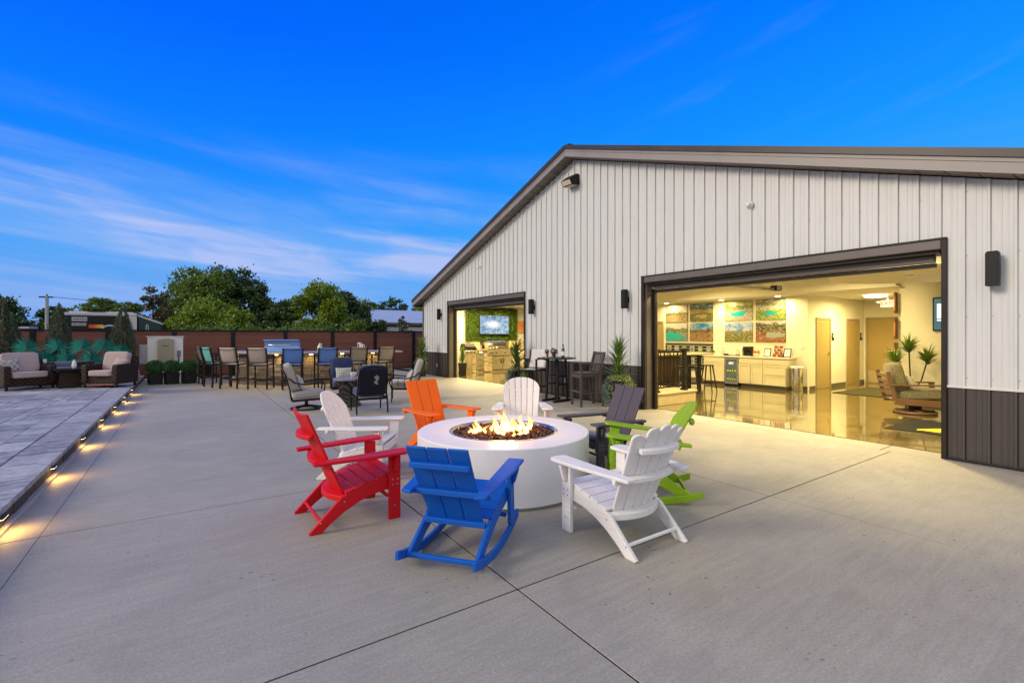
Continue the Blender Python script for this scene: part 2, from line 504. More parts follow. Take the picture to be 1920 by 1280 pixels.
def tag(o, label=None, cat=None, group=None, kind=None):
    if label: o['label'] = label
    if cat: o['category'] = cat
    if group: o['group'] = group
    if kind: o['kind'] = kind
    return o
def thing(name, label, cat, loc=(0, 0, 0), yaw=0, group=None):
    o = bpy.data.objects.new(name, None); COL.objects.link(o)
    o.empty_display_size = .2
    o.location = loc; o.rotation_euler = (0, 0, R(yaw))
    return tag(o, label, cat, group)
def copy_tree(o, parent=None, loc=None, yaw=None, label=None):
    c = o.copy(); COL.objects.link(c)
    if parent is not None: c.parent = parent
    for ch in list(o.children): copy_tree(ch, c)
    if loc is not None: c.location = loc
    if yaw is not None: c.rotation_euler = (0, 0, R(yaw))
    if label: c['label'] = label
    return c
def np_mesh(name, V, Fq, m, parent=None, smooth=False):
    """fast mesh from numpy arrays; faces all of one length"""
    me = bpy.data.meshes.new(name)
    k = Fq.shape[1]
    me.vertices.add(len(V)); me.vertices.foreach_set('co', V.astype(np.float32).ravel())
    me.loops.add(Fq.size); me.loops.foreach_set('vertex_index', Fq.astype(np.int32).ravel())
    me.polygons.add(len(Fq)); me.polygons.foreach_set('loop_start', np.arange(0, Fq.size, k, dtype=np.int32))
    me.polygons.foreach_set('loop_total', np.full(len(Fq), k, dtype=np.int32))
    me.update(calc_edges=True); me.validate()
    if smooth: me.polygons.foreach_set('use_smooth', [True] * len(me.polygons))
    me.materials.append(m)
    o = bpy.data.objects.new(name, me); COL.objects.link(o)
    if parent is not None: o.parent = parent
    return o
def unit(a): return a / np.maximum(np.linalg.norm(a, axis=1, keepdims=True), 1e-9)
def leaves(P, size, up=0.0, aspect=.6, outward=None, jitter=1.0):
    """P: n x 3 leaf centres -> (V, F): one pointed quad leaf each"""
    n = len(P)
    a = rng.normal(size=(n, 3)) * jitter
    if outward is not None: a = a * .55 + outward
    a[:, 2] += up
    a = unit(a)
    b = unit(np.cross(a, rng.normal(size=(n, 3))))
    sz = size * rng.uniform(.6, 1.3, (n, 1))
    c = np.cross(a, b) * sz * .12
    V = np.stack([P - a * sz * .5, P + b * sz * aspect * .5 + c, P + a * sz * .5, P - b * sz * aspect * .5 + c], 1).reshape(-1, 3)
    F = np.arange(4 * n).reshape(n, 4)
    return V, F
def blob(center, rad, n, shell=.55):
    d = unit(rng.normal(size=(n, 3)))
    r = rng.uniform(shell, 1.0, (n, 1)) ** .6
    return np.array(center) + d * r * np.array(rad), d
def cushion(name, m, parent, c, d, rot=(0, 0, 0), n=5, N=12, puff=.0, smooth=True):
    """soft box: superellipsoid"""
    vs = []; fs = []
    def key(p): return tuple(round(x, 5) for x in p)
    idx = {}
    for ax in range(3):
        for sgn in (-1, 1):
            for i in range(N):
                for j in range(N):
                    q = []
                    for di, dj in ((0, 0), (1, 0), (1, 1), (0, 1)):
                        a = -1 + 2 * (i + di) / N; b_ = -1 + 2 * (j + dj) / N
                        a = math.sin(a * PI / 2); b_ = math.sin(b_ * PI / 2)
                        p = [0, 0, 0]; p[ax] = sgn; p[(ax + 1) % 3] = a; p[(ax + 2) % 3] = b_
                        k = key(p)
                        if k not in idx:
                            idx[k] = len(vs); vs.append(p)
                        q.append(idx[k])
                    fs.append(q if sgn > 0 else q[::-1])
    out = []
    E = Matrix.Rotation(R(rot[2]), 3, 'Z') @ Matrix.Rotation(R(rot[1]), 3, 'Y') @ Matrix.Rotation(R(rot[0]), 3, 'X')
    mx = min(range(3), key=lambda i: d[i])
    for p in vs:
        L = sum(abs(x) ** n for x in p) ** (1 / n)
        q = [x / L for x in p]
        if puff:
            o2 = [i for i in range(3) if i != mx]
            q[mx] *= 1 + puff * (1 - q[o2[0]] ** 2) * (1 - q[o2[1]] ** 2)
        q = Vector([q[i] * d[i] / 2 for i in range(3)])
        out.append(E @ q + Vector(c))
    mb = MB(); mb.add(out, fs)
    return mb.build(name, m, parent, smooth=True)
def pillow(name, m, parent, c, w, h, t, rot=(0, 0, 0), N=14):
    """throw pillow in the local YZ plane, thickness along X, pulled-out corners"""
    E = Matrix.Rotation(R(rot[2]), 3, 'Z') @ Matrix.Rotation(R(rot[1]), 3, 'Y') @ Matrix.Rotation(R(rot[0]), 3, 'X')
    mb = MB()
    for sgn in (-1, 1):
        vs = []; fs = []
        for i in range(N + 1):
            for j in range(N + 1):
                u = -1 + 2 * i / N; v_ = -1 + 2 * j / N
                pu = u * (1 - .10 * (1 - v_ * v_)) ; pv = v_ * (1 - .10 * (1 - u * u))
                th = t / 2 * (max(0, (1 - u ** 2) * (1 - v_ ** 2))) ** .45
                th += .006 * math.sin(5 * u + 2) * math.sin(4 * v_) * (1 - u * u) * (1 - v_ * v_)
                vs.append(E @ Vector((sgn * th, pu * w / 2, pv * h / 2)) + Vector(c))
        for i in range(N):
            for j in range(N):
                a = i * (N + 1) + j
                fs.append((a, a + 1, a + N + 2, a + N + 1))
        mb.add(vs, fs)
    return mb.build(name, m, parent, smooth=True)
def text(name, body, size, m, parent, loc, rot, ext=.002, align='CENTER'):
    c = bpy.data.curves.new(name, 'FONT'); c.body = body; c.size = size; c.extrude = ext
    c.align_x = align; c.align_y = 'CENTER'
    c.materials.append(m)
    tmp = bpy.data.objects.new(name + '_curve', c)
    me = bpy.data.meshes.new_from_object(tmp); bpy.data.objects.remove(tmp)
    o = bpy.data.objects.new(name, me); COL.objects.link(o); o.location = loc; o.rotation_euler = rot
    if parent is not None: o.parent = parent
    return o
def area_light(parent, loc, size, power, col, name='lamp_light', shape='DISK', rot=(0, 0, 0), size_y=None, spread=180):
    l = bpy.data.lights.new(name, 'AREA'); l.shape = shape; l.size = size; l.energy = power; l.color = col
    if size_y: l.size_y = size_y
    l.spread = R(spread)
    o = bpy.data.objects.new(name, l); COL.objects.link(o); o.location = loc; o.rotation_euler = rot
    o.parent = parent
    return o

# ================================================================== GROUND
mb = MB(); mb.add([(-350, -200, -.30), (350, -200, -.30), (350, 600, -.30), (-350, 600, -.30)], [(0, 1, 2, 3)])
gb = NB('rough_grass'); gc = gb.mix(gb.noise(gb.coord('World'), .3, 6, .6), (.03, .05, .015), (.08, .10, .03)); gb.bsdf(gc, .95, 0, gb.bump(gb.noise(gb.coord('World'), 8, 4), .6, .05))
tag(mb.build('ground', gb.m), kind='structure')
patio = bpy.data.objects.new('patio', None); COL.objects.link(patio); patio['kind'] = 'structure'
mb = MB().b2(-9, 8.44, -6, 21.9, -.29, -.0045)
pb = mb.build('slab_bed', mat('joint_bed', (.012, .011, .010), .98), patio)
XL = [-1.27, -.97, 1.72, 4.79, 7.98]
YL = [-5.9, -3.09, -.32, 2.45, 5.22, 8.0, 10.76, 13.5, 16.3, 19.1, 21.85]
for i in range(len(XL) - 1):
    for j in range(len(YL) - 1):
        x0, x1, y0, y1 = XL[i] + (.002 if i == 1 else .006), XL[i + 1] - (.002 if i == 0 else .006), YL[j] + .006, YL[j + 1] - .006
        m = MB().b2(-(x1 - x0) / 2, (x1 - x0) / 2, -(y1 - y0) / 2, (y1 - y0) / 2, -.1, 0)
        o = m.build('slab', M_CONC, patio, bevel=.0015, seg=1)
        o.location = ((x0 + x1) / 2, (y0 + y1) / 2, 0)
for y0, y1 in ((-.3, 2.57), (2.58, 5.22), (5.228, 8.0), (8.008, 10.9), (10.908, 13.6), (13.608, 16.3), (16.308, 19.0)):
    o = MB().b2(-.225, .225, -(y1 - y0) / 2, (y1 - y0) / 2, -.1, -.001).build('apron_slab', M_CONC, patio, bevel=.005, seg=1)
    o.location = (7.984 + .229, (y0 + y1) / 2, 0)

# ---- raised paver platform on the left
plat = bpy.data.objects.new('paver_platform', None); COL.objects.link(plat); plat['kind'] = 'structure'
pvb = NB('travertine_pavers')
oi = pvb.n('ShaderNodeObjectInfo')
pc = pvb.ramp(oi.outputs['Random'], [(0, (.10, .10, .12)), (.18, (.33, .33, .36)), (.36, (.20, .18, .20)), (.55, (.44, .44, .46)), (.72, (.26, .25, .28)), (.88, (.12, .12, .145)), (1, (.40, .35, .33))])
pn = pvb.noise(pvb.coord('World', (1, 2.4, 1)), 3.2, 6, .65, .6)
pc = pvb.mix(pvb.ramp(pn, [(.35, 0.), (.68, 1.)]), pc, pvb.mix(.6, pc, (.58, .58, .60)))
pc = pvb.mix(pvb.math('MULTIPLY', pvb.ramp(pvb.noise(pvb.coord('World', (1, 3, 1)), 9, 4, .6), [(.5, 0.), (.62, 1.)]), .55), pc, (.09, .085, .10))
pvb.bsdf(pc, pvb.math('MULTIPLY_ADD', pn, .3, .42), 0, pvb.bump(pvb.noise(pvb.coord('World'), 25, 4), .45, .008), Specular_IOR_Level=.28)
M_PAVE = pvb.m
pm2 = NB('ledge_stone')
oi = pm2.n('ShaderNodeObjectInfo')
pc = pm2.ramp(oi.outputs['Random'], [(0, (.05, .042, .036)), (.5, (.11, .09, .075)), (1, (.17, .14, .115))])
pc = pm2.mix(pm2.noise(pm2.coord('World'), 22, 5, .7), pc, (.06, .05, .045))
pm2.bsdf(pc, .75, 0, pm2.bump(pm2.noise(pm2.coord('World'), 40, 4, .7), .8, .01))
M_LEDGE = pm2.m
PZ = .20
MB().b2(-12, -1.30, -2, 20.9, -.28, PZ - .05).build('platform_core', mat('paver_sand', (.10, .095, .09), .95), plat)
shared = {}
def paver(x, y, w, h, name='paver', m=M_PAVE, z=PZ, t=.05):
    k = (round(w, 3), round(h, 3), name)
    if k not in shared:
        o = MB().box((0, 0, -t / 2), (w - .007, h - .007, t)).build(name, m, plat, bevel=.004, seg=1)
        shared[k] = o
    else:
        o = shared[k].copy(); COL.objects.link(o); o.parent = plat
    o.location = (x, y, z + random.uniform(-.0018, .0018))
    return o
# soldier course along the edge
y = 2.2
while y < 20.6:
    L = .62
    paver(-1.44, y + L / 2, .42, L, 'edge_paver', z=PZ)
    y += L
# random ashlar field on a 0.15 m module
g = .155
nx, ny = 24, 112
x_edge, y_start = -1.66, 3.5
occ = np.zeros((nx, ny), bool)
fieldrest = MB(); npav = 0
sizes = [(4, 3), (3, 2), (3, 3), (4, 2), (2, 2), (6, 4), (5, 3), (3, 4), (4, 4)]
for j in range(ny):
    for i in range(nx):
        if occ[i, j]: continue
        opts = sizes[:]; random.shuffle(opts); opts += [(2, 1), (1, 2), (1, 1)]
        for w, h in opts:
            if i + w <= nx and j + h <= ny and not occ[i:i + w, j:j + h].any():
                occ[i:i + w, j:j + h] = True
                cx, cy_ = x_edge - (i + w / 2) * g, y_start + (j + h / 2) * g
                if cx > -.2268 * cy_ - .55 and cy_ < 19 and npav < 260:
                    paver(cx, cy_, w * g, h * g); npav += 1
                else:
                    fieldrest.box((cx, cy_, PZ - .025), (w * g - .007, h * g - .007, .05))
                break
xb = x_edge - nx * g
for xx in np.arange(xb - .3, -11.5, -.6):
    for yy in np.arange(3.5, 20.4, .6):
        fieldrest.box((xx, yy, PZ - .025), (.593, .593, .05))
for yy in np.arange(-1.6, 3.3, .6):
    for xx in np.arange(-1.53, -11.5, -.6):
        fieldrest.box((xx, yy, PZ - .025), (.593, .593, .05))
fr = fieldrest.build('far_pavers', M_PAVE, plat); fr['kind'] = 'stuff'
# rough stone face below the edge, pale kerb strip at its foot
y = 2.2
while y < 20.6:
    L = random.choice((.28, .36, .44, .52))
    o = MB().box((0, 0, 0), (.05, L - .008, .135)).build('ledge_stone', M_LEDGE, plat, bevel=.008, seg=1)
    o.location = (-1.286 + random.uniform(-.006, .006), y + L / 2, .078)
    y += L
MB().b2(-1.275, -1.215, 2.2, 20.6, -.05, .03).build('kerb_strip', mat('pale_kerb', (.40, .36, .33), .7, 0, .2, 10, kind='World'), plat, bevel=.006)
# step lights tucked under the edge
SL_Y = [5.45, 7.2, 9.0, 10.8, 12.6, 14.4, 16.2]
WARM = (1, .62, .16)
WHERE = ['nearest', 'second nearest', 'third nearest', 'fourth nearest', 'third farthest', 'second farthest', 'farthest']
for k, yy in enumerate(SL_Y):
    t = thing('step_light', 'small warm light under the paver ledge, %s of the row of seven' % WHERE[k], 'step light', (-1.222, yy, .145), 0, 'lights along the paver ledge')
    MB().box((0, 0, 0), (.045, .16, .012)).build('housing', M_DARK, t, bevel=.002)
    MB().box((.004, 0, -.0085), (.03, .14, .004)).build('lens', emis('step_lens', (1, .66, .25), 10), t)
    area_light(t, (.018, 0, -.02), .03, 1.7, (1, .55, .13), shape='RECTANGLE', rot=(0, R(-42), 0), size_y=.26, spread=165)

# ================================================================== BUILDING
XW, YA, YB, YR = 8.115, -.28, 18.38, 9.05
ZR, SL = 6.03, .335
DOORS = [(1.94, 6.80), (11.20, 16.06)]
ZD = 2.84
def ztop(y): return ZR - SL * abs(y - YR)
bld = thing('showroom_building', 'grey metal-clad gable showroom with charcoal wainscot and two open roll-up doors', 'building')
PITCH = .2286
# rib profile over one pitch: (offset along wall, outward)
PROF = [(0, .002), (.020, .002), (.029, .032), (.053, .032), (.062, .002), (.1, .002), (.104, .0055), (.116, .0055), (.120, .002), (.155, .002), (.159, .0055), (.171, .0055), (.175, .002), (.2286, .002)]
rib0 = 1.27 - .043
def sheet(k, zlo_f, zhi_f, m, name, outset=0.0):
    """one metal sheet: four pitches wide, cut by the gable and the doors"""
    y0 = rib0 + k * 4 * PITCH
    pts = []
    for q in range(4):
        for o_, d_ in PROF[:-1]: pts.append((y0 + q * PITCH + o_, d_))
    pts.append((y0 + 4 * PITCH, .002))
    cuts = [YA, YB, YR] + [e for dd in DOORS for e in dd]
    for c in cuts:
        if pts[0][0] < c < pts[-1][0]:
            for i in range(len(pts) - 1):
                if pts[i][0] < c < pts[i + 1][0]:
                    t_ = (c - pts[i][0]) / (pts[i + 1][0] - pts[i][0])
                    pts.insert(i + 1, (c, pts[i][1] + t_ * (pts[i + 1][1] - pts[i][1]))); break
    b = MB()
    for (ya, da), (yb_, db) in zip(pts, pts[1:]):
        ym = (ya + yb_) / 2
        if ym < YA or ym > YB: continue
        segs = [(zlo_f(ya), zhi_f(ya), zlo_f(yb_), zhi_f(yb_))]
        ind = any(a < ym < c for a, c in DOORS)
        if ind:
            if zhi_f(ym) <= ZD: continue
            segs = [(max(zlo_f(ya), ZD), zhi_f(ya), max(zlo_f(yb_), ZD), zhi_f(yb_))]
        for a0, a1, b0, b1 in segs:
            b.add([(XW - da - outset, ya, a0), (XW - db - outset, yb_, b0), (XW - db - outset, yb_, b1), (XW - da - outset, ya, a1)], [(0, 1, 2, 3)])
    if not b.f: return
    o = b.build(name, m, bld)
    return o
for k in range(-2, 19):
    sheet(k, lambda y: .955, lambda y: ztop(y) + .01, M_SIDE, 'wall_panel')
    sheet(k, lambda y: .03, lambda y: .93, M_WAIN, 'wainscot_panel')
# wainscot cap and base trims, corner trims
def seg_outside(a, b):
    out = []; y = a
    for d0, d1 in DOORS:
        if y < d0: out.append((y, d0 - .055))
        y = d1 + .075
    out.append((y, b)); return out
for a, b in seg_outside(YA, YB):
    MB().b2(XW - .034, XW + .01, a, b, .928, .958).build('wainscot_cap', mat('pale_cap_trim', (.62, .60, .58), .45, kind='World'), bld, bevel=.003)
    MB().b2(XW - .036, XW + .01, a, b, .004, .035).build('base_trim', M_DARK, bld, bevel=.003)
for yy in (YA, YB):
    MB().b2(XW - .03, XW + .12, yy - .05, yy + .05, .0, ztop(yy) + .0).build('corner_trim', M_TRIM, bld, bevel=.004)
# screws
sc_v = MB()
for q in range(int((YB - YA) / PITCH) - 1):
    yy = rib0 - 6 * PITCH + q * PITCH + .012
    if yy < YA + .1 or yy > YB - .1: continue
    for z in (1.06, 1.83, 2.6, 3.4, 4.2, 5.0, 5.6):
        if z > ztop(yy) - .1: continue
        if any(a - .1 < yy < c + .1 for a, c in DOORS) and z < ZD + .1: continue
        sc_v.lathe([(.006, 0), (.006, .004), (.002, .006)], 5, (0, 0, 0), True, True)
        n5 = 15
        for t_ in range(n5):
            x_, y_, z_ = sc_v.v[-n5 + t_]
            sc_v.v[-n5 + t_] = (XW - .002 - z_, yy + x_, z + y_)
s_o = sc_v.build('wall_screws', M_STEEL, bld); s_o['kind'] = 'stuff'
# core wall behind the sheets (with openings) so nothing leaks
b = MB()
def wallpiece(y0, y1, z0):
    b.add([(XW + .004, y0, z0), (XW + .004, y1, z0), (XW + .004, y1, ztop(y1)), (XW + .004, y0, ztop(y0)),
           (XW + .20, y0, z0), (XW + .20, y1, z0), (XW + .20, y1, ztop(y1)), (XW + .20, y0, ztop(y0))],
          [(0, 3, 2, 1), (4, 5, 6, 7), (0, 1, 5, 4), (3, 7, 6, 2), (0, 4, 7, 3), (1, 2, 6, 5)])
wallpiece(YA, 1.94, 0); wallpiece(1.94, 6.80, ZD); wallpiece(6.80, YR, 0); wallpiece(YR, 11.20, 0); wallpiece(11.20, 16.06, ZD); wallpiece(16.06, YB, 0)
b.build('wall_core', M_CREAM, bld)
# side and rear walls
MB().b2(XW + .20, 23, YB - .2, YB, 0, ztop(YB)).build('side_wall', M_SIDE, bld)
MB().b2(XW + .20, 23, YA, YA + .2, 0, ztop(YA)).build('side_wall', M_SIDE, bld)
b = MB(); b.prism([(YA, 0), (YB, 0), (YB, ztop(YB)), (YR, ZR), (YA, ztop(YA))], 23, 23.2, Matrix(((0, 1, 0), (1, 0, 0), (0, 0, 1))))
b.build('rear_wall', M_SIDE, bld)
# roof slopes, ridge cap, rake fascia, drip edge, soffit
XO = 7.80
for sgn in (1, -1):
    ye = 9.78
    def P(x, s_, z): return (x, YR + sgn * s_, z)
    b = MB()
    s0, s1 = 0, ye
    zt = lambda s_: 6.31 - SL * s_
    n = int(ye / .3)
    b.add([P(XO + .02, s0, zt(s0)), P(XO + .02, s1, zt(s1)), P(23.4, s1, zt(s1)), P(23.4, s0, zt(s0)),
           P(XO + .02, s0, zt(s0) - .06), P(XO + .02, s1, zt(s1) - .06), P(23.4, s1, zt(s1) - .06), P(23.4, s0, zt(s0) - .06)],
          [(0, 1, 2, 3), (4, 7, 6, 5), (0, 4, 5, 1), (2, 6, 7, 3), (1, 5, 6, 2), (0, 3, 7, 4)])
    x_ = XO + .06
    while x_ < 23.2:
        b.bar(P(x_, .05, zt(.05) + .012), P(x_, s1 - .01, zt(s1) + .012), .045, .024)
        x_ += .2286
    b.build('roof_sheet', M_ROOF, bld)
    b = MB()
    b.bar(P(XO + .01, .0, 6.30), P(XO + .01, ye + .02, 6.30 - SL * (ye + .02)), .07, .10)
    b.build('drip_edge', M_ROOF, bld)
    b = MB()
    b.add([P(XO, 0, 6.06), P(XO, ye, 6.06 - SL * ye), P(XO, ye, 6.28 - SL * ye), P(XO, 0, 6.28),
           P(XO + .025, 0, 6.06), P(XO + .025, ye, 6.06 - SL * ye), P(XO + .025, ye, 6.28 - SL * ye), P(XO + .025, 0, 6.28)],
          [(0, 1, 2, 3), (4, 7, 6, 5), (0, 4, 5, 1), (2, 6, 7, 3), (1, 5, 6, 2), (0, 3, 7, 4)])
    b.bar(P(XO - .006, 0, 6.20), P(XO - .006, ye, 6.20 - SL * ye), .012, .012)
    b.bar(P(XO - .006, 0, 6.075), P(XO - .006, ye, 6.075 - SL * ye), .014, .028)
    b.build('rake_fascia', mat('taupe_fascia', (.24, .215, .205), .42, 0, .1, 2, kind='World'), bld)
    b = MB()
    s_ = .15
    sp = None
    while s_ < ye - .3:
        if sp is None:
            ang = math.atan(SL)
            bb = MB().box((0, 0, 0), (.29, .292 / math.cos(ang) * .985, .012), Matrix.Rotation(-sgn * ang, 3, 'X'))
            bb.bar((-.1, -sgn * .05, .0), (-.1, sgn * .05, -sgn * 0), .0, .0)
            sp = bb.build('soffit_panel', M_SOFF, bld, bevel=.003, seg=1); o = sp
        else:
            o = sp.copy(); COL.objects.link(o); o.parent = bld
        o.location = (XO + .165, YR + sgn * s_, 6.062 - SL * s_)
        s_ += .30
    # eave fascia along the sides
    MB().b2(XO + .02, 23.4, YR + sgn * (ye - .01), YR + sgn * (ye + .02), 6.06 - SL * ye, 6.27 - SL * ye).build('eave_fascia', M_TRIM, bld)
    MB().b2(XW, 23.2, YR + sgn * 9.33, YR + sgn * (ye - .01), 6.05 - SL * ye, 6.07 - SL * ye).build('eave_soffit', M_SOFF, bld)
b = MB(); b.bar((XO - .0, YR, 6.335), (23.4, YR, 6.335), .3, .03); b.build('ridge_cap', M_ROOF, bld, bevel=.01)
# corner downspout hint at the left eave
MB().b2(XW + .02, XW + .09, YB + .055, YB + .12, .02, 2.86).build('downspout', M_TRIM, bld, bevel=.01)

# door openings: outer trim, reveal, header, seal, side tracks
for d0, d1 in DOORS:
    for a, b_, nm in ((d0 - .055, d0, 'jamb_trim'), (d1, d1 + .075, 'jamb_trim')):
        MB().b2(XW - .045, XW + .02, a, b_, .002, ZD - .002).build(nm, M_DARK, bld, bevel=.004)
    for yy, s_ in ((d0, 1), (d1, -1)):
        MB().b2(XW + .022, XW + .32, yy, yy + s_ * (.03 if s_ < 0 else .008), .0, ZD).build('jamb_reveal', M_TRIM, bld)
        if s_ < 0:
            MB().b2(XW + .20, XW + .27, yy - .032, yy - .11, .0, ZD - .24).build('door_track', M_DARK, bld, bevel=.003)
            MB().b2(XW + .29, XW + .33, yy - .032, yy - .07, .0, ZD - .24).build('door_track', M_STEEL, bld, bevel=.003)
    MB().b2(XW - .05, XW + .02, d0 - .055, d1 + .075, ZD, ZD + .025).build('head_flashing', M_DARK, bld, bevel=.003)
    MB().b2(XW - .045, XW + .02, d0, d1, ZD - .125, ZD - .002).build('head_trim', M_TRIM, bld, bevel=.012)
    MB().b2(XW + .022, XW + .32, d0 + .03, d1 - .03, ZD - .17, ZD - .002).build('head_reveal', M_DARK, bld)
    MB().b2(XW + .16, XW + .22, d0 + .11, d1 - .11, ZD - .27, ZD - .172).build('door_bottom_rail', M_TRIM, bld, bevel=.01)
    MB().b2(XW + .22, XW + .25, d0 + .11, d1 - .11, ZD - .33, ZD - .272).build('door_seal', M_DARK, bld)
    MB().b2(XW + .32, XW + .345, d0, d1, -.03, .004).build('threshold', M_DARK, bld)
    # raised door sections on overhead tracks
    for q in range(4):
        MB().b2(XW + .35 + q * .55, XW + .35 + q * .55 + .54, d0 + .1, d1 - .1, (3.10 if d0 < 5 else 2.828), (3.14 if d0 < 5 else 2.856)).build('raised_door_section', mat('door_back', (.55, .52, .44), .5), bld, bevel=.004)
    for yy in (d0 + .06, d1 - .06):
        MB().b2(XW + .35, XW + 2.9, yy - .02, yy + .02, (3.0 if d0 < 5 else 2.75), (3.05 if d0 < 5 else 2.80)).build('overhead_track', M_STEEL, bld)

# ---- interior shell
fb = NB('polished_stained_concrete')
w = fb.coord('World')
a_ = fb.noise(w, 1.1, 7, .68, 1.2); b_ = fb.noise(w, 5, 6, .7, .8)
c = fb.mix(fb.ramp(a_, [(.35, 0.), (.65, 1.)]), (.075, .058, .022), (.25, .20, .085))
c = fb.mix(fb.math('MULTIPLY', fb.ramp(b_, [(.45, 0.), (.6, 1.)]), .5), c, (.10, .08, .04))
fb.bsdf(c, fb.math('MULTIPLY_ADD', b_, .10, .03), 0, fb.bump(fb.noise(w, 1.6, 2), .04, .02), Coat_Weight=.6, Coat_Roughness=.04)
tag(MB().b2(XW + .345, 20.8, .0, 18.18, -.2, .0).build('floor', fb.m), kind='structure')
XP, XTV = 14.8, 14.05
def wall(name, x0, x1, y0, y1, z0=0, z1=3.15, m=M_CREAM):
    return tag(MB().b2(x0, x1, y0, y1, z0, z1).build(name, m), kind='structure')
wall('wall_pictures', XP, XP + .12, 6.5, 18.17, 0, 2.9)
wall('wall_hall', XP + .122, 18.8, 6.5, 6.62, 0, 2.77)
wall('wall_hall_end', 18.8, 18.92, 4.0, 6.62, 0, 2.77)
wall('wall_hall_right', XTV + .122, 18.8, 4.03, 4.15, 0, 2.77)
wall('wall_television', XTV, XTV + .12, .95, 4.15, 0, 3.14)
wall('wall_right', XW + .22, XTV, .83, .95, 0, 3.14)
tag(MB().b2(XW + .21, XP + .1, .84, 12.0, 3.15, 3.2).build('ceiling', M_CEIL), kind='structure')
tag(MB().b2(XW + .21, XP + .1, 12.0, 18.17, 2.86, 2.88).build('ceiling', M_CEIL), kind='structure')
tag(MB().b2(XW + .21, XP + .1, 11.99, 12.0, 2.86, 3.2).build('ceiling_step', M_CEIL), kind='structure')
tag(MB().b2(XTV - .15, 18.9, 4.1, 6.6, 2.75, 2.77).build('hall_ceiling', M_CEIL), kind='structure')
sof = tag(MB().b2(13.9, XP, 4.16, 11.98, 2.755, 3.148).build('ceiling_soffit', M_CEIL), kind='structure')
for x0, x1, y0, y1 in ((XP - .012, XP, 6.5, 6.8), (XP - .012, XP, 9.5, 11.4), (XP + .12, 15.25, 6.488, 6.5), (16.33, 17.35, 6.488, 6.5), (18.45, 18.8, 6.488, 6.5), (XTV - .012, XTV, .95, 4.15), (18.788, 18.8, 4.15, 5.5)):
    tag(MB().b2(x0, x1, y0, y1, .0, .11).build('baseboard', M_BASEB), kind='structure')
# ================================================================== THINGS ON THE FRONT WALL
spots = [(16.66, 'charcoal box light by the far corner of the wall, leftmost on the facade'),
         (10.72, 'charcoal box light just right of the smaller kitchen doorway'),
         (7.26, 'charcoal box light just left of the large doorway'),
         (1.445, 'charcoal box light right of the large doorway, largest in view')]
sc0 = None
for yy, lb in spots:
    if sc0 is None:
        sc0 = thing('wall_light', lb, 'wall light', (XW, yy, 2.18), 0, 'box lights along the showroom wall')
        b = MB().box((-.13, 0, .21), (.115, .115, .40)); b.box((-.13, 0, .418), (.10, .10, .012)); b.build('shade', M_BLACK, sc0, bevel=.004)
        MB().box((-.05, 0, .2), (.05, .05, .09)).build('bracket', M_BLACK, sc0, bevel=.003)
        MB().box((-.03, 0, .2), (.018, .10, .13)).build('back_plate', M_BLACK, sc0, bevel=.003)
    else:
        copy_tree(sc0, None, (XW, yy, 2.18), 0, lb)
t = thing('flood_light', 'dark bronze flood light high under the gable peak', 'flood light', (XW - .02, 9.03, 5.36))
b = MB(); b.prism([(0, .0), (0, .26), (-.10, .26), (-.30, .10), (-.22, -.02)], -.19, .19); b.build('housing', M_BRONZE, t, bevel=.012)
b = MB(); b.prism([(-.03, -.004), (-.205, -.026), (-.215, -.032), (-.03, -.012)], -.15, .15); b.build('lens', mat('frosted_lens', (.6, .55, .42), .3), t)
b = MB(); b.add([(-.292, -.155, .088), (-.292, .155, .088), (-.226, .155, -.012), (-.226, -.155, -.012)], [(0, 1, 2, 3)])
for i in range(4): b.v[i] = (b.v[i][0] - .012, b.v[i][1], b.v[i][2])
b.build('glass', mat('pale_flood_glass', (.62, .56, .42), .2), t)
t = thing('security_camera', 'white dome security camera above the large doorway', 'camera', (XW - .024, 4.48, 3.86))
M90 = Matrix(((0, 0, -1), (0, 1, 0), (1, 0, 0)))
def lathex(prof, n=20):
    b = MB().lathe(prof, n); b.v = [tuple(M90 @ Vector(p)) for p in b.v]; return b
lathex([(.062, 0), (.062, .03), (.05, .045)]).build('base', M_WHITE, t, smooth=True)
lathex([(.045, .045), (.045, .06), (.036, .085), (.015, .10)]).build('dome', M_WHITE, t, smooth=True)
t = thing('security_camera', 'tiny white bullet camera high above the kitchen doorway', 'camera', (XW - .024, 13.69, 3.88))
lathex([(.04, 0), (.04, .02)]).build('base', M_WHITE, t); MB().tube([(-.02, 0, 0), (-.08, 0, -.02), (-.14, .03, -.03)], .022).build('body', M_WHITE, t, smooth=True)
MB().lathe([(.014, 0), (.014, .003)], 10, (-.145, .035, -.03)).build('lens', M_BLACK, t)
for yy, lb in ((9.33, 'white outlet cover low on the wall behind the high table'), (17.02, 'white outlet cover low on the wall near the far corner')):
    t = thing('outlet_cover', lb, 'outlet', (XW - .03, yy, .42))
    MB().box((-.01, 0, 0), (.03, .075, .12)).build('cover', M_WHITE, t, bevel=.004)
    MB().box((-.027, 0, 0), (.006, .035, .07)).build('socket_face', M_DARK, t)

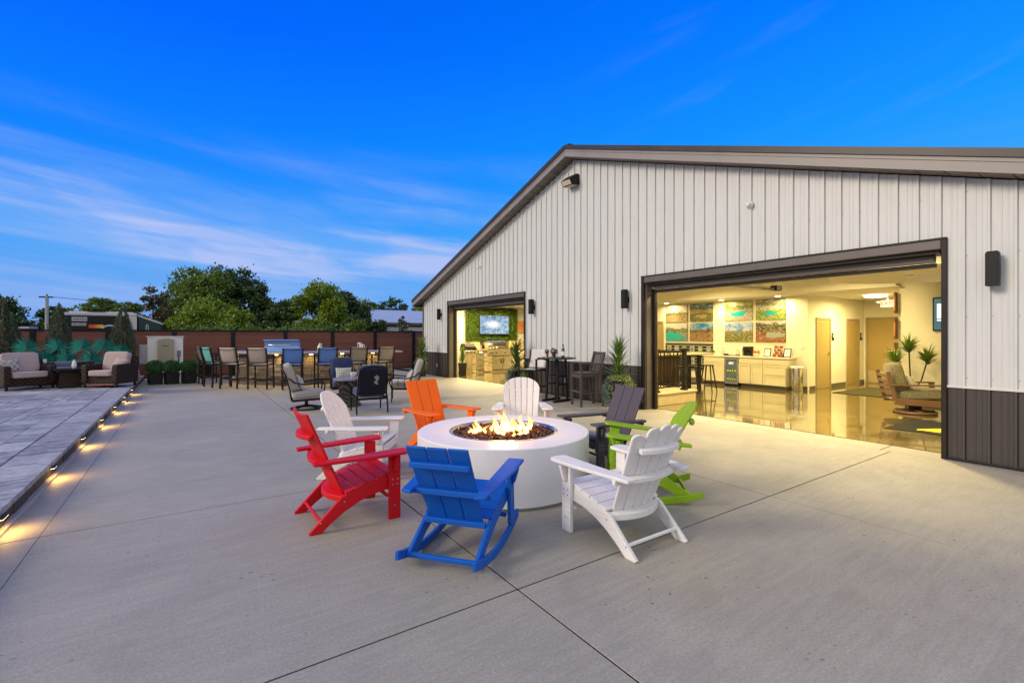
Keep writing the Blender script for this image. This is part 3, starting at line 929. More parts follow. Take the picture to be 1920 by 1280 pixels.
# ================================================================== ADIRONDACK CHAIRS
def yz_slat(b, outline, x0z0, x1z1, t, curve=0.0, M=None):
    """board lying along a leaning line: outline is (y, s) with s in 0..1 along the line; curve bows it backward with |y|"""
    (xa, za), (xb, zb) = x0z0, x1z1
    dx, dz = xb - xa, zb - za
    L = math.hypot(dx, dz); nx_, nz_ = dz / L, -dx / L      # toward the sitter
    n = len(outline)
    vs = []
    for off in (0, t):
        for yv, s_ in outline:
            k = curve * yv * yv
            vs.append((xa + dx * s_ + nx_ * (off + k), yv, za + dz * s_ + nz_ * (off + k)))
    fs = [tuple(range(n)), tuple(reversed(range(n, 2 * n)))]
    for i in range(n):
        j = (i + 1) % n
        fs.append((i, i + n, j + n, j))
    b.add(vs, fs)
def adirondack(label, m, loc, yaw, back='flat3', rocker=False, cat='chair', name='adirondack_chair', tilt=0, group='Adirondack chairs round the fire table', cushion_seat=False, backm=None, scale=1.0, squash=(1, .88, .90, 1)):
    t = thing(name, label, cat, loc, yaw, group)
    t.scale = (scale,) * 3
    T = Matrix.Rotation(R(-tilt), 4, 'Y')
    if rocker: T = Matrix.Translation((0, 0, .03)) @ T @ Matrix.Diagonal(squash)
    def fin(b, nm, bev=.006, seg=2, mm=None, parent=None):
        b.v = [tuple(T @ Vector(p)) for p in b.v]
        return b.build(nm, mm or m, parent or t, bevel=bev, seg=seg)
    bolts = MB()
    def bolt(x, y, z, s_):
        o = len(bolts.v)
        bolts.lathe([(.006, 0), (.006, .003), (.003, .004)], 8)
        for i in range(o, len(bolts.v)):
            a, c, d = bolts.v[i]; bolts.v[i] = (x + a, y + s_ * d, z + c)
    for s_ in (-1, 1):
        y0, y1 = s_ * .268, s_ * .300
        if not rocker:
            poly = [(.345, .385), (.20, .365), (.05, .325), (-.08, .285), (-.15, .255), (-.40, .012), (-.385, .0), (-.30, .0), (-.235, .055), (-.12, .135), (0, .195), (.12, .235), (.25, .255), (.345, .26)]
        else:
            poly = [(.345, .385), (.20, .365), (.05, .325), (-.08, .285), (-.15, .255), (-.42, .10), (-.40, .055), (-.33, .045), (-.16, .135), (0, .195), (.12, .235), (.25, .255), (.345, .26)]
        fin(MB().prism(poly, min(y0, y1), max(y0, y1)), 'rear_leg')
        # front leg outside the rail
        ya, yb_ = s_ * .302, s_ * .337
        fin(MB().b2(.25, .355, min(ya, yb_), max(ya, yb_), .0 if not rocker else .055, .553), 'front_leg')
        for zz in (.30, .345): bolt(.28, yb_, zz, s_); bolt(.325, yb_, zz, s_)
        bolt(-.31, y1, .085, s_); bolt(-.12, y1, .22, s_); bolt(.30, yb_, .12, s_)
        # gusset below the arm
        fin(MB().prism([(.27, .55), (.335, .55), (.325, .47), (.305, .40), (.29, .395), (.28, .42)], min(s_ * .339, s_ * .40), max(s_ * .339, s_ * .40)) if False else
            MB().add([(.285, s_ * .339, .548), (.32, s_ * .339, .548), (.32, s_ * .339, .40), (.285, s_ * .339, .40), (.285, s_ * .405, .548), (.32, s_ * .405, .548), (.32, s_ * .365, .42), (.285, s_ * .365, .42)],
                     [(0, 1, 2, 3), (7, 6, 5, 4), (0, 4, 5, 1), (1, 5, 6, 2), (2, 6, 7, 3), (3, 7, 4, 0)]), 'arm_bracket', .006)
        # arm board, wider toward the front
        yi = s_ * .265
        ol = [(-.37, .0), (-.37, .085), (-.1, .12), (.12, .155), (.36, .165), (.405, .150), (.415, .09), (.405, .015), (.385, .0)] if back != 'flat3' else \
             [(-.38, .0), (-.37, .09), (-.1, .125), (.15, .150), (.41, .155), (.41, .0)]
        vs = [(x, yi + s_ * w_, .553 + (x + .38) * .02) for x, w_ in ol] + [(x, yi + s_ * w_, .580 + (x + .38) * .02) for x, w_ in ol]
        n = len(ol)
        fs = [tuple(range(n)), tuple(reversed(range(n, 2 * n)))] + [(i, i + n, (i + 1) % n + n, (i + 1) % n) for i in range(n)]
        fin(MB().add(vs, fs), 'arm', .008, 3)
        if rocker:
            pts = []
            for q in range(11):
                x = -.52 + 1.0 * q / 10
                pts.append((x, .33 * (x + .02) ** 2))
            poly = [(x, z) for x, z in pts] + [(x, z + .062) for x, z in reversed(pts)]
            b = MB().prism(poly, min(y0, y1) + s_ * .034, max(y0, y1) + s_ * .034)
            b.v = [(p[0], p[1] * squash[1], p[2]) for p in b.v]
            b.build('rocker_runner', m, t, bevel=.006)
    # seat slats
    prof = [(.335, .387), (.245, .374), (.155, .352), (.065, .328), (-.025, .300), (-.112, .272)]
    for (xa, za), (xb, zb) in zip(prof, prof[1:]):
        fin(MB().bar((xa - .004, 0, za + .011), (xb + .004, 0, zb + .011), .60, .020), 'seat_slat', .005)
    fin(MB().bar((.349, 0, .375), (.349, 0, .29), .60 if False else .53, .02, (1, 0, 0)), 'apron', .005)
    base, top = (-.125, .215), (-.445, .945)
    tk = .020
    if back in ('flat3',):
        w_ = .163
        for k in (-1, 0, 1):
            lo, hi = k * (w_ + .008) - w_ / 2, k * (w_ + .008) + w_ / 2
            b = MB(); yz_slat(b, [(lo * .92, 0), (hi * .92, 0), (hi, .5), (hi * 1.02, 1), (lo * 1.02, 1), (lo, .5)], base, top, tk)
            fin(b, 'back_slat', .006, mm=backm)
        for fr, hw, nm in ((.05, .268, 'back_rail'), (.46, .375, 'arm_rail'), (.80, .25, 'back_rail')):
            x = base[0] + (top[0] - base[0]) * fr; z = base[1] + (top[1] - base[1]) * fr
            b = MB().bar((x - .022, -hw, z - .0), (x - .022, hw, z - .0), .034, .045); fin(b, nm, .006)
    else:
        tot_lo, tot_hi = .46, .62 if back == 'arch' else .58
        n = {'fan6': 6, 'curve3': 3}.get(back, 5)
        if back == 'curve3': tot_lo, tot_hi = .46, .52
        for k in range(n):
            f0, f1 = k / n - .5, (k + 1) / n - .5
            gap = .008
            lo0, lo1 = f0 * tot_lo + gap / 2, f1 * tot_lo - gap / 2
            hi0, hi1 = f0 * tot_hi + gap / 2, f1 * tot_hi - gap / 2
            mid = (f0 + f1) / 2
            if back == 'curve3':
                ol = [(lo0, 0), (lo1, 0), (hi1, 1), (hi0, 1)]
            elif back == 'fan5':
                h_ = 1.02 - .42 * mid * mid * 1.4
                ol = [(lo0, 0), (lo1, 0), (hi1, h_ - .07)]
                for q in range(1, 6):
                    a = PI * q / 6
                    ol.append(((hi0 + hi1) / 2 + (hi1 - hi0) / 2 * math.cos(a), h_ - .07 + .05 * math.sin(a)))
                ol.append((hi0, h_ - .07))
            else:
                e = lambda f: 1.0 - 1.05 * abs(f) ** 2.6 * (1.6 if back == 'arch' else 1.05)
                ol = [(lo0, 0), (lo1, 0), (hi1 * .97, e(f1) - .05), (hi1 * .93 if k == n - 1 else hi1 * .97, e(f1))]
                for q in (.66, .33):
                    f = f0 + (f1 - f0) * q
                    ol.append((f * tot_hi * .96, e(f)))
                ol += [(hi0 * .93 if k == 0 else hi0 * .97, e(f0)), (hi0 * .97, e(f0) - .05)]
            b = MB(); yz_slat(b, ol, base, top, tk, .55)
            fin(b, 'back_slat', .007, mm=backm)
        for fr, hw, nm, th in ((.04, .268, 'back_rail', .05), (.455, .37, 'arm_rail', .036), (.76, .215, 'back_rail', .036)):
            x = base[0] + (top[0] - base[0]) * fr; z = base[1] + (top[1] - base[1]) * fr
            N = 12; vs = []; 
            for q in range(N + 1):
                y = -hw + 2 * hw * q / N
                kk = .55 * min(y * y, .075)
                xi = x - .004 + kk * .92
                back_off = .030 + (.05 if nm == 'back_rail' and fr < .1 else .03) * (1 - (y / hw) ** 2)
                vs.append([(xi, y, z - th / 2), (xi - back_off, y, z - th / 2 - .012), (xi - back_off, y, z + th / 2 - .012), (xi, y, z + th / 2)])
            b = MB(); V = [p for r_ in vs for p in r_]; F = []
            for q in range(N):
                for c in range(4):
                    F.append((q * 4 + c, q * 4 + (c + 1) % 4, q * 4 + 4 + (c + 1) % 4, q * 4 + 4 + c))
            F += [(0, 1, 2, 3), (N * 4 + 3, N * 4 + 2, N * 4 + 1, N * 4)]
            b.add(V, F); fin(b, nm, .006)
    if not rocker:
        fin(MB().tube([(-.30, -.28, .085), (-.30, .28, .085)], .014, 10), 'stretcher', 0)
        fin(MB().bar((.25, -.30, .20), (.25, .30, .20), .03, .02), 'stretcher', .004)
    else:
        fin(MB().bar((-.40, -.27, .085), (-.40, .27, .085), .03, .035), 'stretcher', .005)
        fin(MB().bar((.31, -.27, .11), (.31, .27, .11), .03, .035), 'stretcher', .005)
    bolts.v = [tuple(T @ Vector(p)) for p in bolts.v]
    bo = bolts.build('bolts', M_STEEL, t); bo['kind'] = 'stuff'
    if cushion_seat:
        cushion('seat_cushion', F_GREYBLUE, t, (.09, 0, .375), (.47, .5, .06), (0, -8, 0), 6, 8)
    return t
CH = {}
CH['red'] = adirondack('red Adirondack chair at the left of the fire table, next to the blue rocker', P_RED, (1.19, 4.33, 0), 1, 'curve3')
CH['blue'] = adirondack('blue three-slat rocking chair in front of the round fire table', P_BLUE, (1.745, 3.19, 0), 39, 'flat3', True, tilt=4)
CH['white1'] = adirondack('white fan-back Adirondack chair nearest the lens, seen from behind', P_WHITE, (2.89, 2.65, 0), 90, 'fan5')
CH['lime'] = adirondack('lime green rocking chair behind the nearest white chair', P_LIME, (3.80, 3.22, 0), 136, 'arch', True, tilt=5, squash=(1, .94, 1, 1))
CH['slate'] = adirondack('slate grey three-slat chair with a dark seat cushion, right of the fire table', P_SLATE, (4.22, 4.18, 0), 174, 'flat3', cushion_seat=True)
CH['white2'] = adirondack('white fan-back chair straight behind the flames, facing the lens', P_WHITE, (4.02, 5.62, 0), -124, 'fan6')
CH['orange'] = adirondack('bright orange three-slat chair behind the fire table', P_ORANGE, (2.87, 5.99, 0), -80, 'flat3')
CH['white3'] = adirondack('white arched-back chair behind the red chair, seen from its side', P_WHITE, (1.67, 5.56, 0), -36, 'arch')

# ================================================================== FIRE TABLE
PC = (2.86, 4.345)
ft = thing('fire_table', 'round white concrete fire table burning among the coloured chairs', 'fire table', (*PC, 0))
M_PIT = mat('smooth_white_concrete', (.80, .80, .83), .40, 0, .035, 3.5, .06, 70)
RO, RI = .925, .585
MB().lathe([(RI, .35), (RI, .560), (RI + .006, .566), (RO - .008, .570), (RO, .562), (RO, .032), (RO - .01, .026), (.5, .026)], 128, cap0=False, cap1=True).build('body', M_PIT, ft, smooth=False)
for p in ft.children:
    me = p.data
    me.polygons.foreach_set('use_smooth', [True] * len(me.polygons))
    me.set_sharp_from_angle(angle=R(35))
MB().lathe([(RO - .03, 0), (RO - .03, .03)], 96).build('plinth', mat('plinth_grey', (.34, .33, .32), .6), ft)
MB().lathe([(RI - .001, .50), (RI - .001, .568), (RI - .022, .569), (RI - .024, .50)], 96, cap0=False, cap1=False).build('steel_rim', M_STEEL, ft, smooth=True)
MB().lathe([(.56, .47), (.56, .50)], 64).build('burner_pan', M_DARK, ft)
# lava rock: nobody could count it
def rocks(n, rad, z0, z1, smin, smax, m, name, parent):
    base = bmesh.new(); bmesh.ops.create_icosphere(base, subdivisions=1, radius=1)
    bv = np.array([v.co[:] for v in base.verts]); bf = np.array([[v.index for v in f.verts] for f in base.faces]); base.free()
    V = []; F = []
    for i in range(n):
        r = rad * math.sqrt(random.random()); a = random.random() * 2 * PI
        s_ = random.uniform(smin, smax)
        q = bv * (1 + rng.uniform(-.32, .32, (len(bv), 1))) * s_ * np.array([1, random.uniform(.6, 1), random.uniform(.5, .9)])
        th = random.random() * 6.28
        rot = np.array([[math.cos(th), -math.sin(th), 0], [math.sin(th), math.cos(th), 0], [0, 0, 1]])
        q = q @ rot.T + np.array([r * math.cos(a), r * math.sin(a), random.uniform(z0, z1)])
        V.append(q); F.append(bf + i * len(bv))
    return np_mesh(name, np.concatenate(V), np.concatenate(F), m, parent)
lv = NB('lava_rock')
lg = lv.n('ShaderNodeNewGeometry')
lc = lv.mix(lg.outputs['Random Per Island'], (.025, .013, .011), (.12, .055, .045))
lv.bsdf(lc, .9, 0, lv.bump(lv.noise(lv.coord('World'), 160, 3, .7), .9, .004))
o = rocks(1100, .545, .50, .548, .014, .030, lv.m, 'lava_rocks', ft); o['kind'] = 'stuff'
# flames
fm = NB('flame')
tcf = fm.n('ShaderNodeTexCoord'); sp_ = fm.n('ShaderNodeSeparateXYZ'); fm.l(tcf.outputs['Generated'], sp_.inputs[0])
lw = fm.n('ShaderNodeLayerWeight'); lw.inputs[0].default_value = .35
hgt = fm.math('ADD', sp_.outputs[2], fm.math('MULTIPLY', fm.math('SUBTRACT', fm.noise(fm.coord('Object'), 14, 3), .5), .5))
fcol = fm.ramp(hgt, [(0, (1, .20, .03)), (.25, (1, .50, .13)), (.65, (1, .36, .05)), (1, (1, .13, .01))])
em = fm.n('ShaderNodeEmission'); fm.l(fcol, em.inputs[0])
fm.l(fm.math('MULTIPLY_ADD', fm.math('SUBTRACT', 1, hgt, None, True), 9.0, 3.5), em.inputs[1])
tr = fm.n('ShaderNodeBsdfTransparent'); ms = fm.n('ShaderNodeMixShader')
alpha = fm.math('SUBTRACT', fm.math('MULTIPLY_ADD', lw.outputs[1], -1.25, 1.15), fm.math('MULTIPLY', hgt, .25), None, True)
fm.l(alpha, ms.inputs[0]); fm.l(tr.outputs[0], ms.inputs[1]); fm.l(em.outputs[0], ms.inputs[2]); fm.l(ms.outputs[0], fm.out.inputs[0])
fire = thing('fire', 'yellow gas flames licking up from the lava rock', 'fire', (*PC, .53))
def flame(x, y, h, w_, seed):
    rr = random.Random(seed)
    N = 12; K = 10; vs = []; fs = []
    ph, amp = rr.random() * 6, rr.uniform(.02, .05)
    for i in range(N + 1):
        s_ = i / N
        r = w_ * (math.sin(PI * min(1, s_ * .9 + .13)) ** .9) * (1 - s_) ** .55 * (1 + .18 * math.sin(7 * s_ + ph)) + .0008
        cx = amp * math.sin(4.5 * s_ + ph) * s_ * 1.4; cy2 = amp * math.cos(3.7 * s_ + ph * 1.7) * s_
        for k in range(K):
            a = 2 * PI * k / K
            rk = r * (1 + .22 * math.sin(2 * a + 5 * s_ + ph) + .12 * math.sin(3 * a - 6 * s_))
            vs.append((x + cx + rk * math.cos(a), y + cy2 + rk * .7 * math.sin(a), h * s_))
    for i in range(N):
        for k in range(K):
            fs.append((i * K + k, i * K + (k + 1) % K, (i + 1) * K + (k + 1) % K, (i + 1) * K + k))
    MB().add(vs, fs).build('flame', fm.m, fire, smooth=True)
rx_, ry_ = math.cos(FWD), -math.sin(FWD)
ffx, ffy = math.sin(FWD), math.cos(FWD)
for i, (a, d, h, w_) in enumerate([(-.02, .05, .30, .045), (.03, -.02, .34, .05), (-.07, .02, .24, .05), (.075, .08, .22, .042), (.16, .03, .20, .045), (.215, .08, .25, .05), (.26, -.03, .21, .045), (.285, .05, .26, .035),
                              (-.26, .06, .20, .035), (-.31, -.05, .14, .045), (-.36, -.02, .09, .035), (-.19, -.02, .12, .03), (-.13, .10, .13, .035), (.0, -.14, .14, .035), (.17, -.17, .11, .035), (.10, -.21, .07, .022),
                              (-.06, -.12, .12, .03), (.10, .02, .17, .035), (.23, -.12, .12, .028)]):
    flame(a * rx_ + d * ffx, a * ry_ + d * ffy, h * .82, w_ * .85, i * 3 + 1)
pl = bpy.data.lights.new('fire_glow', 'POINT'); pl.energy = 42; pl.color = (1, .45, .12); pl.shadow_soft_size = .12
po = bpy.data.objects.new('fire_glow', pl); COL.objects.link(po); po.parent = fire; po.location = (0, 0, .16)

# ================================================================== BAR STOOLS AND STONE BAR
def sling_stool(label, fab, loc, yaw, group, seat_z=.74, cat='bar stool', name='bar_stool'):
    t = thing(name, label, cat, loc, yaw, group)
    f = M_BRONZE
    w_ = .265
    for s_ in (-1, 1):
        MB().bar((.24, s_ * w_, 0), (.22, s_ * w_, .98), .04, .04, (0, 1, 0)).build('leg', f, t, bevel=.004)
        b = MB(); b.bar((-.27, s_ * w_, 0), (-.235, s_ * w_, .74), .045, .04, (0, 1, 0)); b.bar((-.235, s_ * w_, .74), (-.34, s_ * w_, 1.22), .045, .035, (0, 1, 0))
        b.build('leg', f, t, bevel=.004)
        b = MB().bar((-.27, s_ * (w_ + .01), .955), (.02, s_ * (w_ + .01), 1.0), .05, .025); b.bar((.02, s_ * (w_ + .01), 1.0), (.27, s_ * (w_ + .01), .99), .05, .025)
        b.build('armrest', f, t, bevel=.006)
        MB().bar((-.25, s_ * w_, .30), (.23, s_ * w_, .30), .03, .035).build('stretcher', f, t, bevel=.003)
        MB().bar((-.235, s_ * w_, .72), (.22, s_ * w_, .735), .03, .04).build('seat_rail', f, t, bevel=.003)
    MB().bar((.235, -w_, .22), (.235, w_, .22), .04, .035).build('footrest', f, t, bevel=.003)
    MB().bar((-.262, -w_, .30), (-.262, w_, .30), .03, .035).build('stretcher', f, t, bevel=.003); MB().bar((-.237, -w_, .70), (-.237, w_, .70), .03, .035).build('seat_rail', f, t, bevel=.003)
    # sling: seat and back, gently sagging
    def sheet_(p0, p1, sag, nrm, nm, wid=.245):
        vs = []; fs = []; N = 8; K = 6
        for i in range(N + 1):
            for j in range(K + 1):
                u_, v_ = i / N, -1 + 2 * j / K
                s2 = sag * math.sin(PI * u_) * (1 - v_ * v_ * .6)
                vs.append((p0[0] + (p1[0] - p0[0]) * u_ + nrm[0] * s2, v_ * wid, p0[1] + (p1[1] - p0[1]) * u_ + nrm[1] * s2))
        for i in range(N):
            for j in range(K):
                a = i * (K + 1) + j; fs.append((a, a + 1, a + K + 2, a + K + 1))
        o = MB().add(vs, fs).build(nm, fab, t, smooth=True)
        so_ = o.modifiers.new('thick', 'SOLIDIFY'); so_.thickness = .008
    sheet_((.235, .75), (-.22, .735), -.03, (0, 1), 'sling_seat')
    sheet_((-.225, .76), (-.345, 1.225), -.03, (1, .2), 'sling_back')
    for fr in (.1, .93):
        x, z = -.245 - .10 * fr, .76 + .46 * fr
        MB().tube([(x - .01, -.25, z), (x - .03, -.12, z - .012), (x - .035, 0, z - .018), (x - .03, .12, z - .012), (x - .01, .25, z)], .009, 6).build('back_bar', f, t, smooth=True)
    return t
G = 'sling bar stools along the stone bar'
sling_stool('dark sling bar stool seen edge-on, leftmost at the bar', F_SL_BLACK, (.62, 18.45, 0), 10, G)
sling_stool('teal sling bar stool at the left end of the bar', F_SL_TEAL, (.78, 17.42, 0), 22, G)
sling_stool('beige sling bar stool beside the teal one', F_SL_BEIGE, (1.18, 16.62, 0), 52, G)
sling_stool('beige sling bar stool left of the grill hood', F_SL_BEIGE, (1.83, 15.98, 0), 62, G)
sling_stool('blue sling bar stool in front of the grill hood', F_SL_BLUE, (2.58, 15.35, 0), 84, G)
sling_stool('blue sling bar stool behind the navy lounge chair', F_SL_BLUE, (3.46, 15.08, 0), 90, G)
sling_stool('tan sling bar stool between the blue one and the right end of the bar', F_SL_TAN, (4.40, 15.22, 0), 93, G)
sling_stool('tan sling bar stool at the right end of the bar', F_SL_TAN, (5.30, 15.30, 0), 97, G)
sling_stool('white sling chair with a black frame at the left of the high table', F_SL_WHITE, (7.28, 9.72, 0), 200, None, cat='bar chair', name='bar_chair')

bar = thing('stone_bar', 'L-shaped stone veneer bar with a pale stone top and lamps below the lip', 'bar', (0, 0, 0))
BP = [(1.45, 19.3), (1.45, 17.85), (2.55, 16.35), (5.95, 16.15)]     # front line of the base
BQ = [(2.25, 19.3), (2.25, 18.15), (2.95, 17.2), (5.95, 17.0)]       # back line
b = MB()
for k in range(3):
    p, q, r_, s_ = BP[k], BP[k + 1], BQ[k + 1], BQ[k]
    b.add([(p[0], p[1], 0), (q[0], q[1], 0), (r_[0], r_[1], 0), (s_[0], s_[1], 0), (p[0], p[1], .99), (q[0], q[1], .99), (r_[0], r_[1], .99), (s_[0], s_[1], .99)],
          [(0, 1, 5, 4), (1, 2, 6, 5), (2, 3, 7, 6), (3, 0, 4, 7)])
b.build('core', mat('mortar_grey', (.12, .10, .085), .9), bar)
def veneer(parent, p, q, z0, z1, n_out, name='stone', lo=.12, hi=.42, hh=(.07, .11), m=None, cap=400, cnt=[0]):
    """uneven ledge stones along the line p-q"""
    p, q = Vector((*p, 0)), Vector((*q, 0)); L = (q - p).length; d = (q - p) / L
    z = z0; ang = math.atan2(d.y, d.x)
    rest = MB()
    while z < z1 - .02:
        h = min(random.uniform(*hh), z1 - z)
        x = 0
        while x < L - .01:
            w_ = min(random.uniform(lo, hi), L - x)
            if L - x - w_ < .05: w_ = L - x
            c = p + d * (x + w_ / 2) + Vector((n_out[0], n_out[1], 0)) * random.uniform(.012, .03); c.z = z + h / 2
            o = MB().box((0, 0, 0), (w_ - .008, .06, h - .008)).build(name, m or M_VEN, parent)
            o.location = c; o.rotation_euler = (0, 0, ang)
            cnt[0] += 1
            x += w_
        z += h
vn = NB('veneer_stone')
oi = vn.n('ShaderNodeObjectInfo')
c = vn.ramp(oi.outputs['Random'], [(0, (.07, .055, .045)), (.3, (.28, .23, .19)), (.5, (.12, .105, .095)), (.75, (.22, .19, .16)), (1, (.45, .39, .31))])
c = vn.mix(vn.noise(vn.coord('World'), 14, 5, .7), c, (.12, .10, .085))
vn.bsdf(c, .85, 0, vn.bump(vn.noise(vn.coord('World'), 30, 4, .7), .8, .012)); M_VEN = vn.m
def nrm_out(p, q):
    dx, dy = q[0] - p[0], q[1] - p[1]; L = math.hypot(dx, dy); return (dy / L * -1 * -1, -dx / L)
for k in range(3):
    p, q = BP[k], BP[k + 1]
    dx, dy = q[0] - p[0], q[1] - p[1]; L = math.hypot(dx, dy)
    n_ = (dy / L, -dx / L)
    veneer(bar, p, q, .0, .98, n_, lo=.16, hi=.42, hh=(.075, .13))
TP = [(1.10, 19.35), (1.10, 17.72), (2.36, 16.03), (6.2, 15.83)]; TQ = [(2.3, 19.35), (2.3, 18.15), (2.98, 17.25), (6.2, 17.05)]
for k in range(3):
    p, q, r_, s_ = TP[k], TP[k + 1], TQ[k + 1], TQ[k]
    b = MB().add([(p[0], p[1], 1.0), (q[0], q[1], 1.0), (r_[0], r_[1], 1.0), (s_[0], s_[1], 1.0), (p[0], p[1], 1.055), (q[0], q[1], 1.055), (r_[0], r_[1], 1.055), (s_[0], s_[1], 1.055)],
          [(0, 1, 5, 4), (1, 2, 6, 5), (2, 3, 7, 6), (3, 0, 4, 7), (4, 5, 6, 7), (3, 2, 1, 0)])
    b.build('counter_slab', M_STONETOP, bar, bevel=.008)
for k, (x, y) in enumerate([(1.30, 18.2), (1.62, 17.2), (2.28, 16.32), (3.25, 16.07), (4.2, 16.02), (5.2, 15.97)]):
    l_ = MB().box((0, 0, 0), (.10, .04, .02)).build('lamp', emis('bar_lamp', (1, .66, .22), 20), bar); l_.location = (x, y, .985)
    area_light(bar, (x, y, .965), .10, 3.0, WARM, rot=(0, 0, 0), spread=160)
# things on the bar
t = thing('grill_hood', 'open stainless grill lid standing on the bar, blue sky reflection painted into its colour', 'grill', (2.62, 17.22, 1.056), 62)
b = MB(); pr_ = [(-.02, 0), (.02, 0), (.06, .18), (.04, .32), (-.08, .40), (-.11, .38), (.0, .30), (.02, .17)]
b.prism([(x - .1, z) for x, z in pr_], -.55, .55); b.build('lid', mat('steel_painted_sky_reflection', (.22, .38, .75), .3, .35, .05), t, bevel=.01)  # blue sky reflection painted into the stainless lid's base colour
b = MB(); b.tube([(-.30, -.35, .22), (-.34, -.33, .22), (-.34, .33, .22), (-.30, .35, .22)], .012); b.build('handle', M_CHROME, t, smooth=True)
MB().box((.12, 0, .03), (.4, 1.1, .06)).build('firebox', M_STEEL, t, bevel=.008)
t = thing('fruit_bowl', 'shallow dish of red fruit on the bar beside the grill hood', 'bowl', (2.72, 16.55, 1.056))
MB().lathe([(.05, 0), (.10, .01), (.20, .06), (.19, .06), (.09, .02)], 24).build('dish', M_WHITE, t, smooth=True)
for k in range(5):
    a = k * 1.25
    MB().lathe([(.004, 0), (.03, .01), (.038, .035), (.03, .06), (.008, .068)], 10, (.09 * math.cos(a), .09 * math.sin(a), .035)).build('fruit', mat('red_fruit', (.45, .02, .015), .35), t, smooth=True)
t = thing('glass_dispenser', 'clear glass drink jar with a silver lid on the bar', 'drink jar', (3.58, 16.35, 1.056))
MB().lathe([(.07, 0), (.08, .02), (.08, .16), (.05, .20), (.05, .22)], 18).build('jar', mat('cloudy_glass', (.55, .55, .5), .15, spec=.8), t, smooth=True)
MB().lathe([(.055, .22), (.055, .245), (.02, .26), (.012, .29), (.002, .30)], 18).build('lid', M_CHROME, t, smooth=True)
t = thing('red_cup', 'small red bowl on the bar right of the drink jar', 'bowl', (3.82, 16.3, 1.056))
MB().lathe([(.04, 0), (.06, .02), (.075, .09), (.068, .09), (.05, .02)], 16).build('cup', mat('red_glaze', (.5, .02, .02), .3), t, smooth=True)
for k, (x, lb) in enumerate(((4.80, 'tall white lantern on the bar, the left one of two'), (4.93, 'tall white lantern on the bar, the right one of two'))):
    t = thing('lantern', lb, 'lantern', (x, 16.1 + k * .12, 1.056), 20, 'white lanterns on the bar')
    h = .26 if k == 0 else .20
    for sx, sy in ((-1, -1), (-1, 1), (1, -1), (1, 1)): MB().b2(sx * .045 - .007, sx * .045 + .007, sy * .045 - .007, sy * .045 + .007, .01, h).build('post', M_WHITE, t)
    MB().box((0, 0, .008), (.12, .12, .016)).build('base', M_WHITE, t); MB().box((0, 0, h + .015), (.12, .12, .03), taper=.5).build('top', M_WHITE, t)
    MB().lathe([(.02, .016), (.02, .10)], 12).build('candle', M_CREAM, t)

